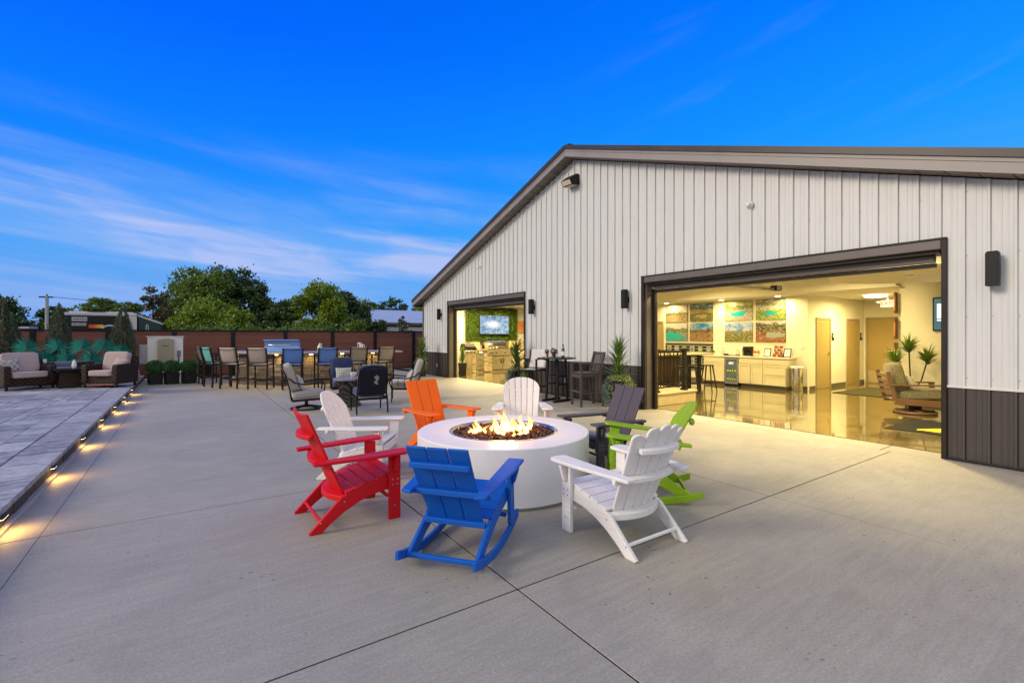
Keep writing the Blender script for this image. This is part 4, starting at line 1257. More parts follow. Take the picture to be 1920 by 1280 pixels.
# ================================================================== LOUNGE GROUP
def cushion_chair(label, fab, loc, yaw, swivel, pil=None, grid=False, motif=False, name='lounge_chair', arm_style=0):
    t = thing(name, label, 'lounge chair', loc, yaw)
    f = M_BLACK
    zs = .22 if swivel else .30
    # seat frame
    b = MB()
    for s_ in (-1, 1): b.bar((-.28, s_ * .30, zs), (.30, s_ * .30, zs + .02), .03, .05)
    b.bar((.30, -.31, zs + .02), (.30, .31, zs + .02), .03, .06); b.bar((-.28, -.31, zs), (-.28, .31, zs), .03, .05)
    b.build('seat_frame', f, t, bevel=.004)
    if swivel:
        ring = [(.31 * math.cos(a), .31 * math.sin(a), .018) for a in np.linspace(0, 2 * PI, 32, endpoint=False)]
        MB().tube(ring, .018, 8, True).build('base_ring', f, t, smooth=True)
        b = MB()
        for a in range(4):
            c_, s2 = math.cos(a * PI / 2 + .785), math.sin(a * PI / 2 + .785)
            b.tube([(.30 * c_, .30 * s2, .03), (.16 * c_, .16 * s2, .06), (0, 0, .09)], .014, 6)
        b.tube([(0, 0, .07), (0, 0, zs - .01)], .035, 12); b.build('pedestal', f, t, smooth=True)
    for s_ in (-1, 1):
        if not swivel:
            MB().bar((.30, s_ * .31, 0), (.29, s_ * .31, .58), .028, .028, (0, 1, 0)).build('leg', f, t, bevel=.003)
            MB().bar((-.36, s_ * .31, 0), (-.29, s_ * .31, .36), .028, .028, (0, 1, 0)).build('leg', f, t, bevel=.003)
        b = MB().tube([(-.36, s_ * .32, .70), (-.24, s_ * .33, .60), (-.05, s_ * .34, .555), (.18, s_ * .34, .585), (.30, s_ * .335, .59), (.35, s_ * .33, .55), (.34, s_ * .325, .44), (.30, s_ * .32, zs + .02)], .016, 8)
        b.build('armrest', f, t, smooth=True)
        if grid:
            b = MB()
            for k in range(3): b.bar((-.15 + k * .15, s_ * .325, zs + .03), (-.15 + k * .15, s_ * .335, .56), .012, .012)
            b.bar((-.25, s_ * .325, .44), (.30, s_ * .33, .44), .012, .012); b.build('side_grille', f, t)
        # back post
        MB().tube([(-.30, s_ * .29, zs), (-.33, s_ * .29, .45), (-.40, s_ * .285, .72), (-.48, s_ * .27, .93)], .015, 8).build('back_post', f, t, smooth=True)
    b = MB().tube([(-.48, -.27, .93), (-.495, -.15, .965), (-.50, 0, .975), (-.495, .15, .965), (-.48, .27, .93)], .015, 8)
    for s_ in (-1, 1):
        b.tube([(-.325, s_ * .28, .42), (-.36, s_ * .05, .55), (-.44, s_ * .20, .80), (-.49, s_ * .05, .95)], .009, 6)
        b.tube([(-.325, s_ * .10, .42), (-.37, s_ * .20, .62), (-.42, s_ * .02, .76), (-.485, s_ * .18, .94)], .009, 6)
    b.tube([(-.32, -.29, .40), (-.32, .29, .40)], .010, 6)
    b.build('back_lattice', f, t, smooth=True)
    cushion('seat_cushion', fab, t, (.02, 0, zs + .115), (.62, .59, .16), (0, -3, 0), 5, 12, .10)
    if motif:   # back seen: mesh panel tight behind the cushion
        b = MB(); b.add([(-.335, -.27, .40), (-.335, .27, .40), (-.475, .26, .90), (-.475, -.26, .90)], [(0, 1, 2, 3)])
        o = b.build('back_panel', mat('dark_navy_mesh', (.010, .010, .022), .7), t)
        o.modifiers.new('thick', 'SOLIDIFY').thickness = .006
        b = MB()
        for q in range(7):
            z = .60 + q * .026
            x = -.335 - (z - .40) * .28 - .012
            b.bar((x, -.10 + .015 * math.sin(q), z), (x, -.035 + .02 * math.sin(q * 1.7), z + .028), .004, .010)
        b.build('sewn_mark', mat('silver_mark', (.6, .6, .6), .5), t)
    cushion('back_cushion', fab, t, (-.315, 0, .70), (.17, .57, .62), (0, -16, 0), 4.5, 12, .14)
    if pil: pillow('pillow', pil, t, (-.13, .02, .575), .42, .36, .15, (0, -22, 0))
    return t
c1 = cushion_chair('grey swivel lounge chair with a curved black frame, left of the group', F_BEIGE, (2.14, 11.05, 0), -8, True, F_TRELLIS)
c2 = cushion_chair('navy lounge chair with a trellis pillow facing the lens', F_NAVY, (3.38, 12.75, 0), -98, True, F_TRELLIS)
c3 = cushion_chair('navy lounge chair seen from behind', F_NAVY, (3.15, 9.93, 0), 84, False, None, motif=True)
c4 = cushion_chair('light grey club chair with a square side grille, right of the group', F_BEIGE, (4.42, 11.15, 0), 158, False, F_TRELLIS, grid=True)
t = thing('side_table', 'small wicker-based table among the lounge chairs', 'side table', (3.02, 11.0, 0))
MB().lathe([(.30, 0), (.30, .02), (.24, .10), (.20, .28), (.23, .50), (.29, .58)], 8).build('wicker_base', M_WICKG, t)
MB().lathe([(.33, .58), (.34, .59), (.34, .62), (.33, .63)], 8).build('table_top', mat('grey_tile_top', (.25, .22, .23), .3, 0, .2, 12), t)
t = thing('small_planter', 'small white pot on the side table behind the navy chair', 'pot', (3.16, 11.08, .631))
MB().lathe([(.06, 0), (.07, .10), (.075, .11), (.06, .11), (.055, .09)], 20).build('pot', M_WHITE, t, smooth=True)

# ================================================================== HIGH TABLE GROUP
t = thing('high_table', 'black octagonal high table against the wall with wine on it', 'bar table', (7.42, 8.92, 0), 10)
MB().lathe([(.46, 1.025), (.48, 1.03), (.48, 1.05), (.46, 1.056)], 8).build('table_top', M_BLACK, t)
b = MB()
for a in (0, 1):
    th = a * PI / 2 + PI / 4
for sx in (-1, 1):
    for sy in (-1, 1):
        MB().bar((sx * .18, sy * .18, .03), (sx * .15, sy * .15, 1.02), .045, .045).build('leg', M_BLACK, t, bevel=.004)
for s_ in (-1, 1):
    MB().bar((-.32, s_ * .18, .025), (.32, s_ * .18, .025), .07, .05).build('foot', M_BLACK, t, bevel=.006)
b = MB(); 
for z in (.42, .62):
    for s_ in (-1, 1): b.bar((-.17, s_ * .17, z), (.17, s_ * .17, z), .03, .03); b.bar((s_ * .17, -.17, z), (s_ * .17, .17, z), .03, .03)
b.build('stretchers', M_BLACK, t)
t = thing('bar_chair', 'weathered grey slatted bar chair with arms, right of the high table', 'bar chair', (7.52, 7.98, 0), 163)
for s_ in (-1, 1):
    MB().bar((.25, s_ * .24, 0), (.25, s_ * .24, .95), .05, .045, (0, 1, 0)).build('leg', P_GREYW, t, bevel=.004)
    b = MB(); b.bar((-.30, s_ * .24, 0), (-.22, s_ * .24, .45), .055, .045, (0, 1, 0)); b.bar((-.22, s_ * .24, .45), (-.22, s_ * .24, .76), .055, .045, (0, 1, 0)); b.bar((-.22, s_ * .24, .76), (-.33, s_ * .24, 1.22), .055, .045, (0, 1, 0))
    b.build('leg', P_GREYW, t, bevel=.006)
    MB().bar((-.27, s_ * .26, .955), (.31, s_ * .265, .965), .075, .028).build('arm', P_GREYW, t, bevel=.008)
    for z in (.30, .70): MB().bar((-.24, s_ * .24, z), (.25, s_ * .24, z), .03, .06 if z > .5 else .04).build('stretcher', P_GREYW, t, bevel=.003)
MB().bar((.265, -.24, .33), (.265, .24, .33), .05, .035).build('footrest', P_GREYW, t, bevel=.004)
b = MB(); b.bar((.25, -.24, .68), (.25, .24, .68), .03, .08); b.build('apron', P_GREYW, t)
for k in range(5): MB().box((.20 - k * .105, 0, .745), (.098, .53, .024)).build('seat_slat', P_GREYW, t, bevel=.005)
MB().bar((-.325, -.22, 1.18), (-.325, .22, 1.18), .03, .07).build('top_rail', P_GREYW, t, bevel=.006)
MB().bar((-.235, -.22, .80), (-.235, .22, .80), .03, .05).build('lower_rail', P_GREYW, t, bevel=.004)
for k in range(5): MB().bar((-.235, -.16 + k * .08, .80), (-.32, -.16 + k * .08, 1.16), .045, .015, (1, 0, 0)).build('back_slat', P_GREYW, t, bevel=.003)
M_WINEG = mat('dark_green_bottle_glass', (.012, .045, .012), .1, spec=.9)
t = thing('wine_bottle', 'green wine bottle with a pale label on the high table', 'bottle', (7.40, 8.66, 1.056))
MB().lathe([(.036, 0), (.038, .01), (.038, .20), (.030, .235), (.014, .26), (.013, .31), (.016, .312), (.016, .325), (.012, .33)], 20).build('bottle', M_WINEG, t, smooth=True)
MB().lathe([(.0388, .06), (.0388, .16)], 20, cap0=False, cap1=False).build('label', M_WHITE, t, smooth=True)
MB().lathe([(.0165, .285), (.0165, .331)], 14).build('capsule', M_BLACK, t, smooth=True)
gl = mat('wine_red_glass', (.22, .01, .015), .08, spec=.9)
for x, y, lb in ((7.18, 9.02, 'stemmed glass of red wine, left of the little plant'), (7.22, 8.80, 'stemmed glass of red wine, between plant and bottle')):
    t = thing('wine_glass', lb, 'wine glass', (x, y, 1.056), 0, 'wine glasses on the high table')
    MB().lathe([(.032, 0), (.030, .004), (.005, .010), (.004, .09)], 16).build('stem', M_CHROME, t, smooth=True)
    MB().lathe([(.004, .09), (.030, .105), (.042, .135), (.041, .16)], 16).build('wine', gl, t, smooth=True)
    MB().lathe([(.0415, .16), (.034, .205)], 16, cap0=False, cap1=False).build('rim', mat('thin_glass', (.20, .17, .17), .08, spec=.9), t, smooth=True)
t = thing('table_plant', 'small leafy plant in a dark cup on the high table', 'plant', (7.32, 8.90, 1.056))
MB().lathe([(.035, 0), (.05, .09), (.046, .09), (.04, .07)], 16).build('pot', M_POT, t, smooth=True)
P_, d_ = blob((0, 0, .15), (.09, .09, .08), 160, .3); V, F = leaves(P_, .05, .3, .45, d_); np_mesh('foliage', V, F, L_SPIKE, t)

# ================================================================== PLANTS IN POTS
def blades(parent, n, z0, z1, L0, L1, m, name='foliage', droop=.5, w_=.022, r0=.02, up=.6, seed=1, cx=0, cy=0):
    rr = np.random.default_rng(seed); V = []; F = []; o = 0
    for i in range(n):
        f = i / n
        z = z0 + (z1 - z0) * f; a = rr.uniform(0, 6.28); L = (L0 + (L1 - L0) * f) * rr.uniform(.75, 1.15)
        el_ = rr.uniform(up - .35, up + .35) + f * .55
        d = np.array([math.cos(a) * math.cos(el_), math.sin(a) * math.cos(el_), math.sin(el_)])
        side = np.array([-math.sin(a), math.cos(a), 0.])
        p = np.array([cx + r0 * math.cos(a), cy + r0 * math.sin(a), z]); S = 5
        for k in range(S + 1):
            t_ = k / S
            ww = w_ * (1 - t_ ** 1.7) * (.75 + .5 * math.sin(PI * min(1, t_ * 1.4))) + .001
            V += [p - side * ww / 2, p + side * ww / 2 ]
            d2 = d.copy(); d2[2] -= droop * t_ * t_ * 1.5; d2 /= np.linalg.norm(d2)
            p = p + d2 * L / S
        for k in range(S): F.append([o + 2 * k, o + 2 * k + 1, o + 2 * k + 3, o + 2 * k + 2])
        o += 2 * (S + 1)
    return np_mesh(name, np.array(V), np.array(F), m, parent)
def vines(parent, n, r, z0, Lr, m, a0, a1, seed, name='trailing_foliage', size=.035):
    rr = np.random.default_rng(seed); P = []
    for i in range(n):
        a = rr.uniform(a0, a1); L = rr.uniform(*Lr); rad = r * rr.uniform(.85, 1.25)
        x, y, z = math.cos(a) * rad * .6, math.sin(a) * rad * .6, z0 + .04
        k = int(L / .018)
        for q in range(k):
            s_ = q / k
            R_ = rad * (.6 + .5 * min(1, s_ * 5))
            P.append((math.cos(a) * R_ + rr.normal() * .014, math.sin(a) * R_ + rr.normal() * .014, z0 + .05 * math.sin(min(1, s_ * 5) * PI) - L * s_))
    V, F = leaves(np.array(P), size, -.4, .6)
    return np_mesh(name, V, F, m, parent)
def tall_pot(label, loc, h, r, seed, vy=((1.6, 3.6), (3.6, 5.2)), bh=1.0, name='potted_yucca', m=None, nb=120):
    t = thing(name, label, 'plant', loc)
    MB().lathe([(r * .60, 0), (r * .62, .02), (r, h - .03), (r * 1.06, h - .03), (r * 1.06, h), (r * .92, h), (r * .9, h - .05)], 4, cap1=True).build('planter', M_POT, t, bevel=.006)
    t.rotation_euler = (0, 0, R(45))
    MB().tube([(0, 0, h - .06), (.01, 0, h + bh * .55)], .022, 8).build('stem', M_BARK, t, smooth=True)
    blades(t, nb, h - .02, h + bh * .66, .52, .42, m or L_SPIKE, droop=.55, seed=seed, up=.55, w_=.036)
    vines(t, 46, r * 1.05, h, (.25, .62), L_VINEB, vy[0][0], vy[0][1], seed + 1)
    vines(t, 34, r * 1.05, h, (.2, .5), L_VINE, vy[1][0], vy[1][1], seed + 2)
    P_, d_ = blob((0, 0, h + .03), (r * 1.1, r * 1.1, .09), 420, .2); V, F = leaves(P_, .05, .2, .6, d_); np_mesh('ground_cover', V, F, L_VINE, t)
    return t
tall_pot('tall yucca with trailing vines beside the large doorway', (7.50, 6.98, 0), .66, .24, 11, vy=((.6, 2.6), (2.6, 5.0)))
tall_pot('spiky yucca planter between the kitchen doorway and the high table', (7.66, 10.98, 0), .60, .24, 21, vy=((.3, 2.8), (3.8, 4.6)))
tall_pot('bright yucca planter at the far corner of the showroom', (7.50, 17.10, 0), .66, .22, 31, vy=((1.0, 2.6), (2.6, 4.2)), m=L_SPIKEB)

# ================================================================== FENCE
fen = thing('board_fence', 'long red-brown board fence with black posts and rail behind the bar', 'fence', (0, 21.6, 0))
fbn = NB('red_brown_composite_board')
w = fbn.coord('World', (.6, 1, 14))
c = fbn.mix(fbn.noise(w, 3, 5, .6), (.13, .040, .026), (.23, .080, .050))
oi = fbn.n('ShaderNodeObjectInfo'); hs = fbn.n('ShaderNodeHueSaturation'); fbn.l(c, hs.inputs['Color']); fbn.l(fbn.math('MULTIPLY_ADD', oi.outputs['Random'], .3, .85), hs.inputs['Value'])
fbn.bsdf(hs.outputs[0], .65, 0, fbn.bump(fbn.noise(fbn.coord('World', (1, 1, 30)), 5, 3), .3, .004)); M_FENCE = fbn.m
X0 = 1.49
brd = MB().box((0, 0, 0), (1.75, .025, .148)).build('board', M_FENCE, fen, bevel=.004, seg=1)
first = True
for k in range(-10, 7):
    px = X0 + k * 1.882
    MB().b2(px - .065, px + .065, -.065, .065, -.3, 1.80).build('post', M_BLACK, fen, bevel=.004)
    if px < 10.5:
        MB().b2(px + .067, px + 1.815, -.04, .04, 1.73, 1.79).build('top_rail', M_BLACK, fen, bevel=.004)
        MB().b2(px + .067, px + 1.815, -.03, .03, .03, .075).build('bottom_rail', M_BLACK, fen)
        for q in range(11):
            if first: o = brd; first = False
            else: o = brd.copy(); COL.objects.link(o); o.parent = fen
            o.location = (px + .941, 0, .152 + q * .150)

# ================================================================== LEFT PLATFORM FURNITURE
def wicker_sofa(label, loc, yaw, w_, pil, pw=.42, name='wicker_armchair', orange=False):
    t = thing(name, label, 'armchair', loc, yaw)
    h2 = w_ / 2
    cushion('arm', M_WICK, t, (.0, h2 - .07, .36), (.78, .15, .52), (0, 0, 0), 12, 10)
    cushion('arm', M_WICK, t, (.0, -h2 + .07, .36), (.78, .15, .52), (0, 0, 0), 12, 10)
    cushion('back', M_WICK, t, (-.34, 0, .48), (.14, w_, .72), (0, -10, 0), 7, 10)
    MB().b2(-.33, .35, -h2 + .12, h2 - .12, .10, .30).build('seat_base', M_WICK, t, bevel=.02)
    for sx in (-.32, .33):
        for sy in (-1, 1): MB().box((sx, sy * (h2 - .06), .05), (.05, .05, .10)).build('leg', M_BRONZE, t, bevel=.004)
    if orange: MB().b2(.335, .36, -h2 + .10, h2 - .12, .075, .10).build('front_rail', mat('orange_wood_rail', (.42, .12, .05), .5), t, bevel=.003)
    cushion('seat_cushion', F_TAUPE, t, (.07, 0, .375), (.66, w_ - .30, .16), (0, -2, 0), 8, 12, .05)
    cushion('back_cushion', F_TAUPE, t, (-.22, 0, .68), (.18, w_ - .28, .52), (0, -14, 0), 8, 12, .10)
    pillow('pillow', pil[0], t, (-.04, pil[1], .60), pw, .36, .15, (pil[2], -20, 0))
    return t
wicker_sofa('wide dark wicker armchair with pink-grey cushions and a diamond pillow', (-3.50, 17.32, PZ), -58, 1.02, (F_DIAMOND, -.25, 6))
wicker_sofa('dark wicker armchair with a plain pillow, at the platform edge by the statue', (-1.72, 16.85, PZ), -122, .92, (F_TAUPE, .20, -14), .36, orange=True)
t = thing('wicker_side_table', 'dark wicker side table between the two wicker armchairs', 'side table', (-2.62, 17.25, PZ), -75)
MB().lathe([(.30, 0), (.33, .02), (.25, .44), (.27, .46)], 4).build('wicker_base', M_WICK, t)
MB().lathe([(.43, .46), (.44, .47), (.44, .50), (.42, .51)], 4).build('table_top', M_BRONZE, t)
t.rotation_euler = (0, 0, R(-30))
t = thing('vase', 'white faceted vase on the wicker side table', 'vase', (-2.50, 17.12, PZ + .511))
MB().lathe([(.035, 0), (.055, .06), (.04, .16), (.022, .20), (.03, .23), (.024, .23)], 8).build('vase', M_WHITE, t)
t = thing('daybed', 'low slate-blue daybed behind the wicker side table', 'daybed', (-2.85, 18.45, PZ), -6)
MB().box((0, 0, .18), (1.4, .6, .30)).build('frame', M_WICK, t, bevel=.02)
cushion('mattress', F_GREYBLUE, t, (0, 0, .40), (1.38, .6, .16), n=6)
cushion('bolster', F_GREYBLUE, t, (0, .2, .54), (1.2, .2, .2), n=3)
for x, y, h, lb in ((-3.22, 18.0, .42, 'pale candle lantern left of the daybed'), (-2.40, 18.12, .30, 'thin pale bottle vase right of the daybed')):
    t = thing('garden_lantern', lb, 'lantern', (x, y, PZ + .32))
    MB().box((0, 0, .16), (.34, .34, -.32)).build('stand', M_WICK, t, bevel=.01)
    MB().lathe([(.05, 0.0), (.06, .1), (.03, h * .55), (.035, h)], 8).build('body', M_WHITE, t)
t = thing('ottoman', 'lilac-grey upholstered ottoman cut by the left edge of the photo', 'ottoman', (-4.42, 18.2, PZ), -70)
cushion('body', fabric('lilac_grey_canvas', (.22, .18, .27)), t, (0, 0, .26), (.7, .7, .52), n=7)
cushion('cushion_top', F_GREYBLUE, t, (0, 0, .58), (.68, .68, .14), n=5)
t = thing('terracotta_pot', 'round terracotta pot behind the left wicker armchair', 'pot', (-4.15, 19.0, PZ))
MB().lathe([(.12, 0), (.20, .2), (.22, .50), (.25, .52), (.25, .60), (.2, .60), (.18, .5)], 24).build('pot', M_TERRA, t, smooth=True)

# teal palms: every frond a part
def teal_palm(label, x, y, seed, s=1.0, n=3):
    t = thing('teal_palm', label, 'palm', (x, y, PZ), 0, 'teal palms behind the wicker chairs')
    MB().lathe([(.12, 0), (.16, .26), (.175, .28), (.14, .28)], 16).build('pot', M_POT, t, smooth=True)
    rr = random.Random(seed)
    dirs = [(0, 0, 1.0)] + [((-1) ** k * (.5 + .15 * k), .1, .62) for k in range(n - 1)]
    for k, (lean, dep, hs_) in enumerate(dirs):
        L = 1.12 * s * hs_ ; V = []; F = []; o = 0
        c0 = np.array([lean * .42, 0, L * .74])
        for i in range(34):
            f = i / 33; a = R(-128 + 256 * f) + R(rr.uniform(-2.5, 2.5)) + lean * .25
            ll = (.30 + .07 * math.cos(a)) * s * (.75 + .25 * hs_) * rr.uniform(.88, 1.08)
            d = np.array([math.sin(a), -.22 + rr.uniform(-.12, .12), math.cos(a)])
            nn = np.array([math.cos(a), .25, -math.sin(a)]) * .015
            p0 = c0 + d * .03; m1 = c0 + d * ll * .6; p2 = c0 + d * ll + np.array([0, -.05, -.05])
            V += [p0 - nn * .3, p0 + nn * .3, m1 + nn, m1 - nn, p2]
            F += [[o, o + 1, o + 2, o + 3], [o + 3, o + 2, o + 4, o + 4]]; o += 5
        mb = MB(); mb.v = [tuple(p) for p in V]
        for f_ in F: mb.f.append(tuple(dict.fromkeys(f_)))
        mb.tube([(0, 0, .2), (lean * .25, 0, .2 + L * .25), (lean * .42, 0, L * .74)], .008, 5)
        o_ = mb.build('frond', L_TEAL, t); o_.rotation_euler = (0, 0, R(rr.uniform(-25, 5)))
        o_.location = (0, -.03 * k, .1)
PL = 'teal palm behind the wicker chairs, '
teal_palm(PL + 'first from the left, above the diamond pillow', -3.72, 18.75, 1, 1.08, 2)
teal_palm(PL + 'just right of the wide armchair', -3.10, 18.85, 2, 1.08, 3)
teal_palm(PL + 'above the white vase', -2.55, 18.7, 3, 1.08, 1)
teal_palm(PL + 'in front of the rightmost juniper', -2.10, 18.85, 4, 1.08, 3)
teal_palm(PL + 'rightmost, dull green and low', -1.68, 19.0, 5, .92, 3)
def juniper(label, x, y, h, r, seed):
    t = thing('juniper', label, 'shrub', (x, y, 0), 0, 'columnar junipers along the fence')
    rr = np.random.default_rng(seed)
    MB().tube([(0, 0, 0), (0, 0, h * .6)], [.05, .02], 6).build('stem', M_BARK, t)
    n = 9000
    f = rr.uniform(0, 1, n) ** .9
    prof = np.interp(f, [0, .12, .40, .62, .80, .92, 1], [.40, .80, 1, .80, .50, .26, .05])
    lump = 1 + .22 * np.sin(f * 19 + 3 * np.sin(np.arange(n) % 7)) + rr.normal(0, .08, n)
    np_ = 26
    pa_ = rr.uniform(0, 6.28, np_); ph_ = rr.uniform(.45, 1.0, np_); ph_[:5] = rr.uniform(.9, 1.0, 5); pr_r = rr.uniform(.35, 1.0, np_)
    k = rr.integers(0, np_, n)
    f = f * ph_[k]
    prof = np.interp(f, [0, .12, .40, .62, .80, .92, 1], [.40, .85, 1, .85, .52, .26, .05])
    cr = r * prof * pr_r[k] * .78
    pw = r * .24 * np.clip((ph_[k] - f) / ph_[k] * 2.2, .06, 1)
    P = np.stack([cr * np.cos(pa_[k]) + rr.normal(0, 1, n) * pw * .6, cr * np.sin(pa_[k]) + rr.normal(0, 1, n) * pw * .6, .12 + f * (h - .12) + rr.normal(0, .03, n)], 1)
    out = np.stack([np.cos(pa_[k]) * .3, np.sin(pa_[k]) * .3, np.full(n, 1.5)], 1)
    V, F = leaves(P, .12, .5, .16, out)
    np_mesh('foliage', V, F, L_JUN, t)
juniper('grey-green columnar juniper at the left edge', -4.42, 19.75, 2.65, .55, 1)
juniper('grey-green columnar juniper right of the pole', -3.24, 19.85, 2.62, .46, 2)
juniper('slim columnar juniper in front of the parked trailer', -1.72, 19.85, 2.58, .42, 3)
t = thing('statue', 'small white seated garden statue at the end of the platform', 'statue', (-1.34, 18.35, PZ), -80)
MB().lathe([(.16, 0), (.16, .22), (.14, .24)], 20).build('plinth', mat('sandy_stone', (.35, .27, .17), .8), t, smooth=False)
cushion('legs', M_WHITE, t, (0, 0, .29), (.20, .27, .11), n=2.4, N=8); cushion('torso', M_WHITE, t, (-.02, 0, .40), (.12, .17, .22), n=2.3, N=8); cushion('head', M_WHITE, t, (-.01, 0, .555), (.10, .095, .13), n=2.2, N=8)
cushion('arms', M_WHITE, t, (.02, 0, .37), (.14, .23, .07), n=2.4, N=8)
# flowering ground plants by the ledge end
t = thing('low_shrub', 'small grey-green shrub beside the statue at the platform end', 'shrub', (-1.55, 18.75, PZ))
P_, d_ = blob((0, 0, .38), (.35, .3, .38), 700, .3); V, F = leaves(P_, .08, .3, .4, d_); np_mesh('foliage', V, F, L_VINEB, t); MB().tube([(0, 0, 0), (0, 0, .3)], .02, 5).build('stem', M_BARK, t)

# ================================================================== WATER HEATER DISPLAY, BOXWOODS
t = thing('heater_display', 'white display wall with a beige outdoor water heater mounted on it', 'display panel', (-.62, 20.45, 0), 0)
MB().b2(-.50, .50, -.06, .06, .0, 1.53).build('panel', M_WHITE, t, bevel=.006)
MB().b2(-.53, .53, -.09, .09, 1.53, 1.56).build('cap', M_WHITE, t, bevel=.004)
MB().b2(-.72, -.50, .0, .05, .62, 1.28).build('side_panel', mat('grey_side_panel', (.38, .38, .42), .5), t)
h_ = MB().b2(-.22, .24, -.24, -.06, .52, 1.46).build('water_heater', mat('beige_heater_enamel', (.34, .30, .22), .4, 0, .03), t, bevel=.012)
MB().b2(-.10, .12, -.20, -.10, 1.46, 1.485).build('vent', mat('beige_heater_enamel', (.34, .30, .22)), h_, bevel=.004)
b = MB()
for q in range(7): b.box((-.085 + q * .028, -.243, 1.22 + (.004 if q % 3 == 0 else 0)), (.020, .004, .03 if q % 3 == 0 else .022))
b.build('nameplate_letters', M_BLACK, h_)
MB().tube([(.18, -.12, .50), (.30, -.12, .52), (.37, -.12, .62), (.38, -.12, .86)], .016, 8).build('cable', M_DARK, t, smooth=True)
MB().b2(.33, .43, -.10, -.06, .86, 1.06).build('switch_box', mat('grey_switch_box', (.18, .18, .19), .5), t, bevel=.006)
for q, x in enumerate((-.02, .04, .10, .16)): MB().tube([(x, -.15, .52), (x, -.15, .1)], .010, 8).build('pipe', mat('copper_pipe', (.45, .25, .12), .3, .8), t, smooth=True)
MB().b2(-.40, -.30, -.09, -.06, .30, .44).build('outlet', mat('grey_switch_box', (.18, .18, .19)), t, bevel=.004)
for k, (x, y, lb) in enumerate(((-.86, 19.30, 'clipped boxwood ball in a square black pot, left of three'), (-.42, 19.15, 'clipped boxwood ball in a square black pot, middle of three'), (.05, 19.08, 'clipped boxwood ball in a square black pot, right of three'))):
    t = thing('boxwood_pot', lb, 'shrub', (x, y, 0), -28 + k * 3, 'boxwood balls before the heater display')
    MB().lathe([(.235, 0), (.25, .34), (.255, .37), (.22, .37)], 4).build('pot', M_POT, t, bevel=.008)
    P_, d_ = blob((0, 0, .55), (.26, .26, .235), 4200, .62); V, F = leaves(P_, .042, .1, .6, d_); np_mesh('foliage', V, F, L_BOX, t)
t = thing('agave_pot', 'agave in a black pot behind the leftmost bar stools', 'plant', (.55, 20.3, 0))
MB().lathe([(.16, 0), (.22, .5), (.235, .52), (.2, .52)], 20).build('pot', M_POT, t, smooth=True)
blades(t, 40, .5, .85, .5, .5, L_SPIKE, droop=.5, seed=8, up=.8, w_=.04)
P_, d_ = blob((-.2, -.1, .7), (.25, .2, .4), 300, .3); V, F = leaves(P_, .08, .2, .5, d_); np_mesh('side_foliage', V, F, L_SPIKEB, t)
t = thing('hose', 'pale garden hose lying on the slab behind the boxwoods', 'hose', (.9, 19.6, 0))
MB().tube([(-.6, .5, .02), (-.3, .3, .05), (0, 0, .12), (.25, -.15, .05), (.5, -.2, .018), (1.0, 0, .018)], .018, 8).build('hose_run', mat('pale_hose', (.4, .4, .38), .6), t, smooth=True)
# ================================================================== BEYOND THE FENCE
t = thing('parked_trailer', 'long black race trailer with white roof and a red-to-yellow stripe', 'trailer', (0, 0, 0))
xa, xb, ya = -7.4, -3.12, 45
MB().b2(xa, xb, ya, ya + 2.5, .6, 2.98).build('body', mat('black_trailer_side', (.012, .010, .012), .25, 0, .05), t, bevel=.03)
MB().b2(xa - .02, xb + .02, ya - .02, ya + 2.52, 2.98, 3.20).build('roof_band', mat('white_roof_paint', (.55, .53, .56), .4), t, bevel=.05)
MB().b2(xa + .5, xb - .2, ya + .3, ya + 2.2, 3.20, 3.30).build('roof', mat('white_roof_paint', (.55, .53, .56)), t, bevel=.02)
MB().b2(-5.9, -4.9, ya + .15, ya + .5, 3.30, 3.36).build('roof_vent', M_BLACK, t)
MB().b2(xb - .55, xb + .02, ya - .03, ya + .02, .7, 2.98).build('end_panel', mat('white_roof_paint', (.55, .53, .56)), t)
st = NB('race_stripe'); ss = st.n('ShaderNodeSeparateXYZ'); st.l(st.coord('Generated'), ss.inputs[0])
st.bsdf(st.ramp(ss.outputs[0], [(0, (.75, .03, .02)), (.35, (.8, .08, .02)), (.8, (.8, .42, .02)), (1, (.7, .55, .08))]), .4)
MB().b2(-5.80, -5.0, ya - .04, ya, 2.10, 2.35).build('stripe', st.m, t)
b = MB(); N = 10; vs = []
for q in range(N + 1):
    a = PI - PI * q / N * .95
    vs += [(-4.62 + .50 * math.cos(a), ya - .03, 2.08 + .27 * math.sin(a)), (-4.62 + .36 * math.cos(a), ya - .03, 2.08 + .16 * math.sin(a))]
b.add(vs, [(2 * q, 2 * q + 1, 2 * q + 3, 2 * q + 2) for q in range(N)]); o = b.build('arc', mat('silver_vinyl', (.5, .5, .53), .4), t); o.modifiers.new('thick', 'SOLIDIFY').thickness = .02
for z0, z1, x1 in ((2.58, 2.88, -5.88), (2.26, 2.46, -5.92)):
    MB().b2(-6.7, x1, ya - .05, ya - .01, z0, z1).build('sponsor_panel', mat('grey_vinyl', (.42, .40, .44), .5), t)
    b = MB()
    for q in range(6): b.box((-6.58 + q * .12, ya - .056, (z0 + z1) / 2), (.07, .01, (z1 - z0) * .5))
    b.build('panel_lettering', mat('grey_lettering', (.18, .18, .2), .5), t)
for xx in (-6.6, -5.6, -4.2): 
    w_ = MB().lathe([(.45, -.12), (.48, -.1), (.48, .1), (.45, .12)], 24); w_.v = [(v[0] + xx, v[2] + ya + .2, v[1] + .2) for v in w_.v]; w_.build('wheel', M_BLACK, t)
t = thing('parked_van', 'dark green glazed van beside the black trailer, its roof sloping away', 'van', (0, 0, 0))
b = MB(); b.prism([(-3.05, .5), (-1.62, .5), (-1.62, 2.35), (-1.75, 2.48), (-3.05, 3.02)], 45.3, 50.0)
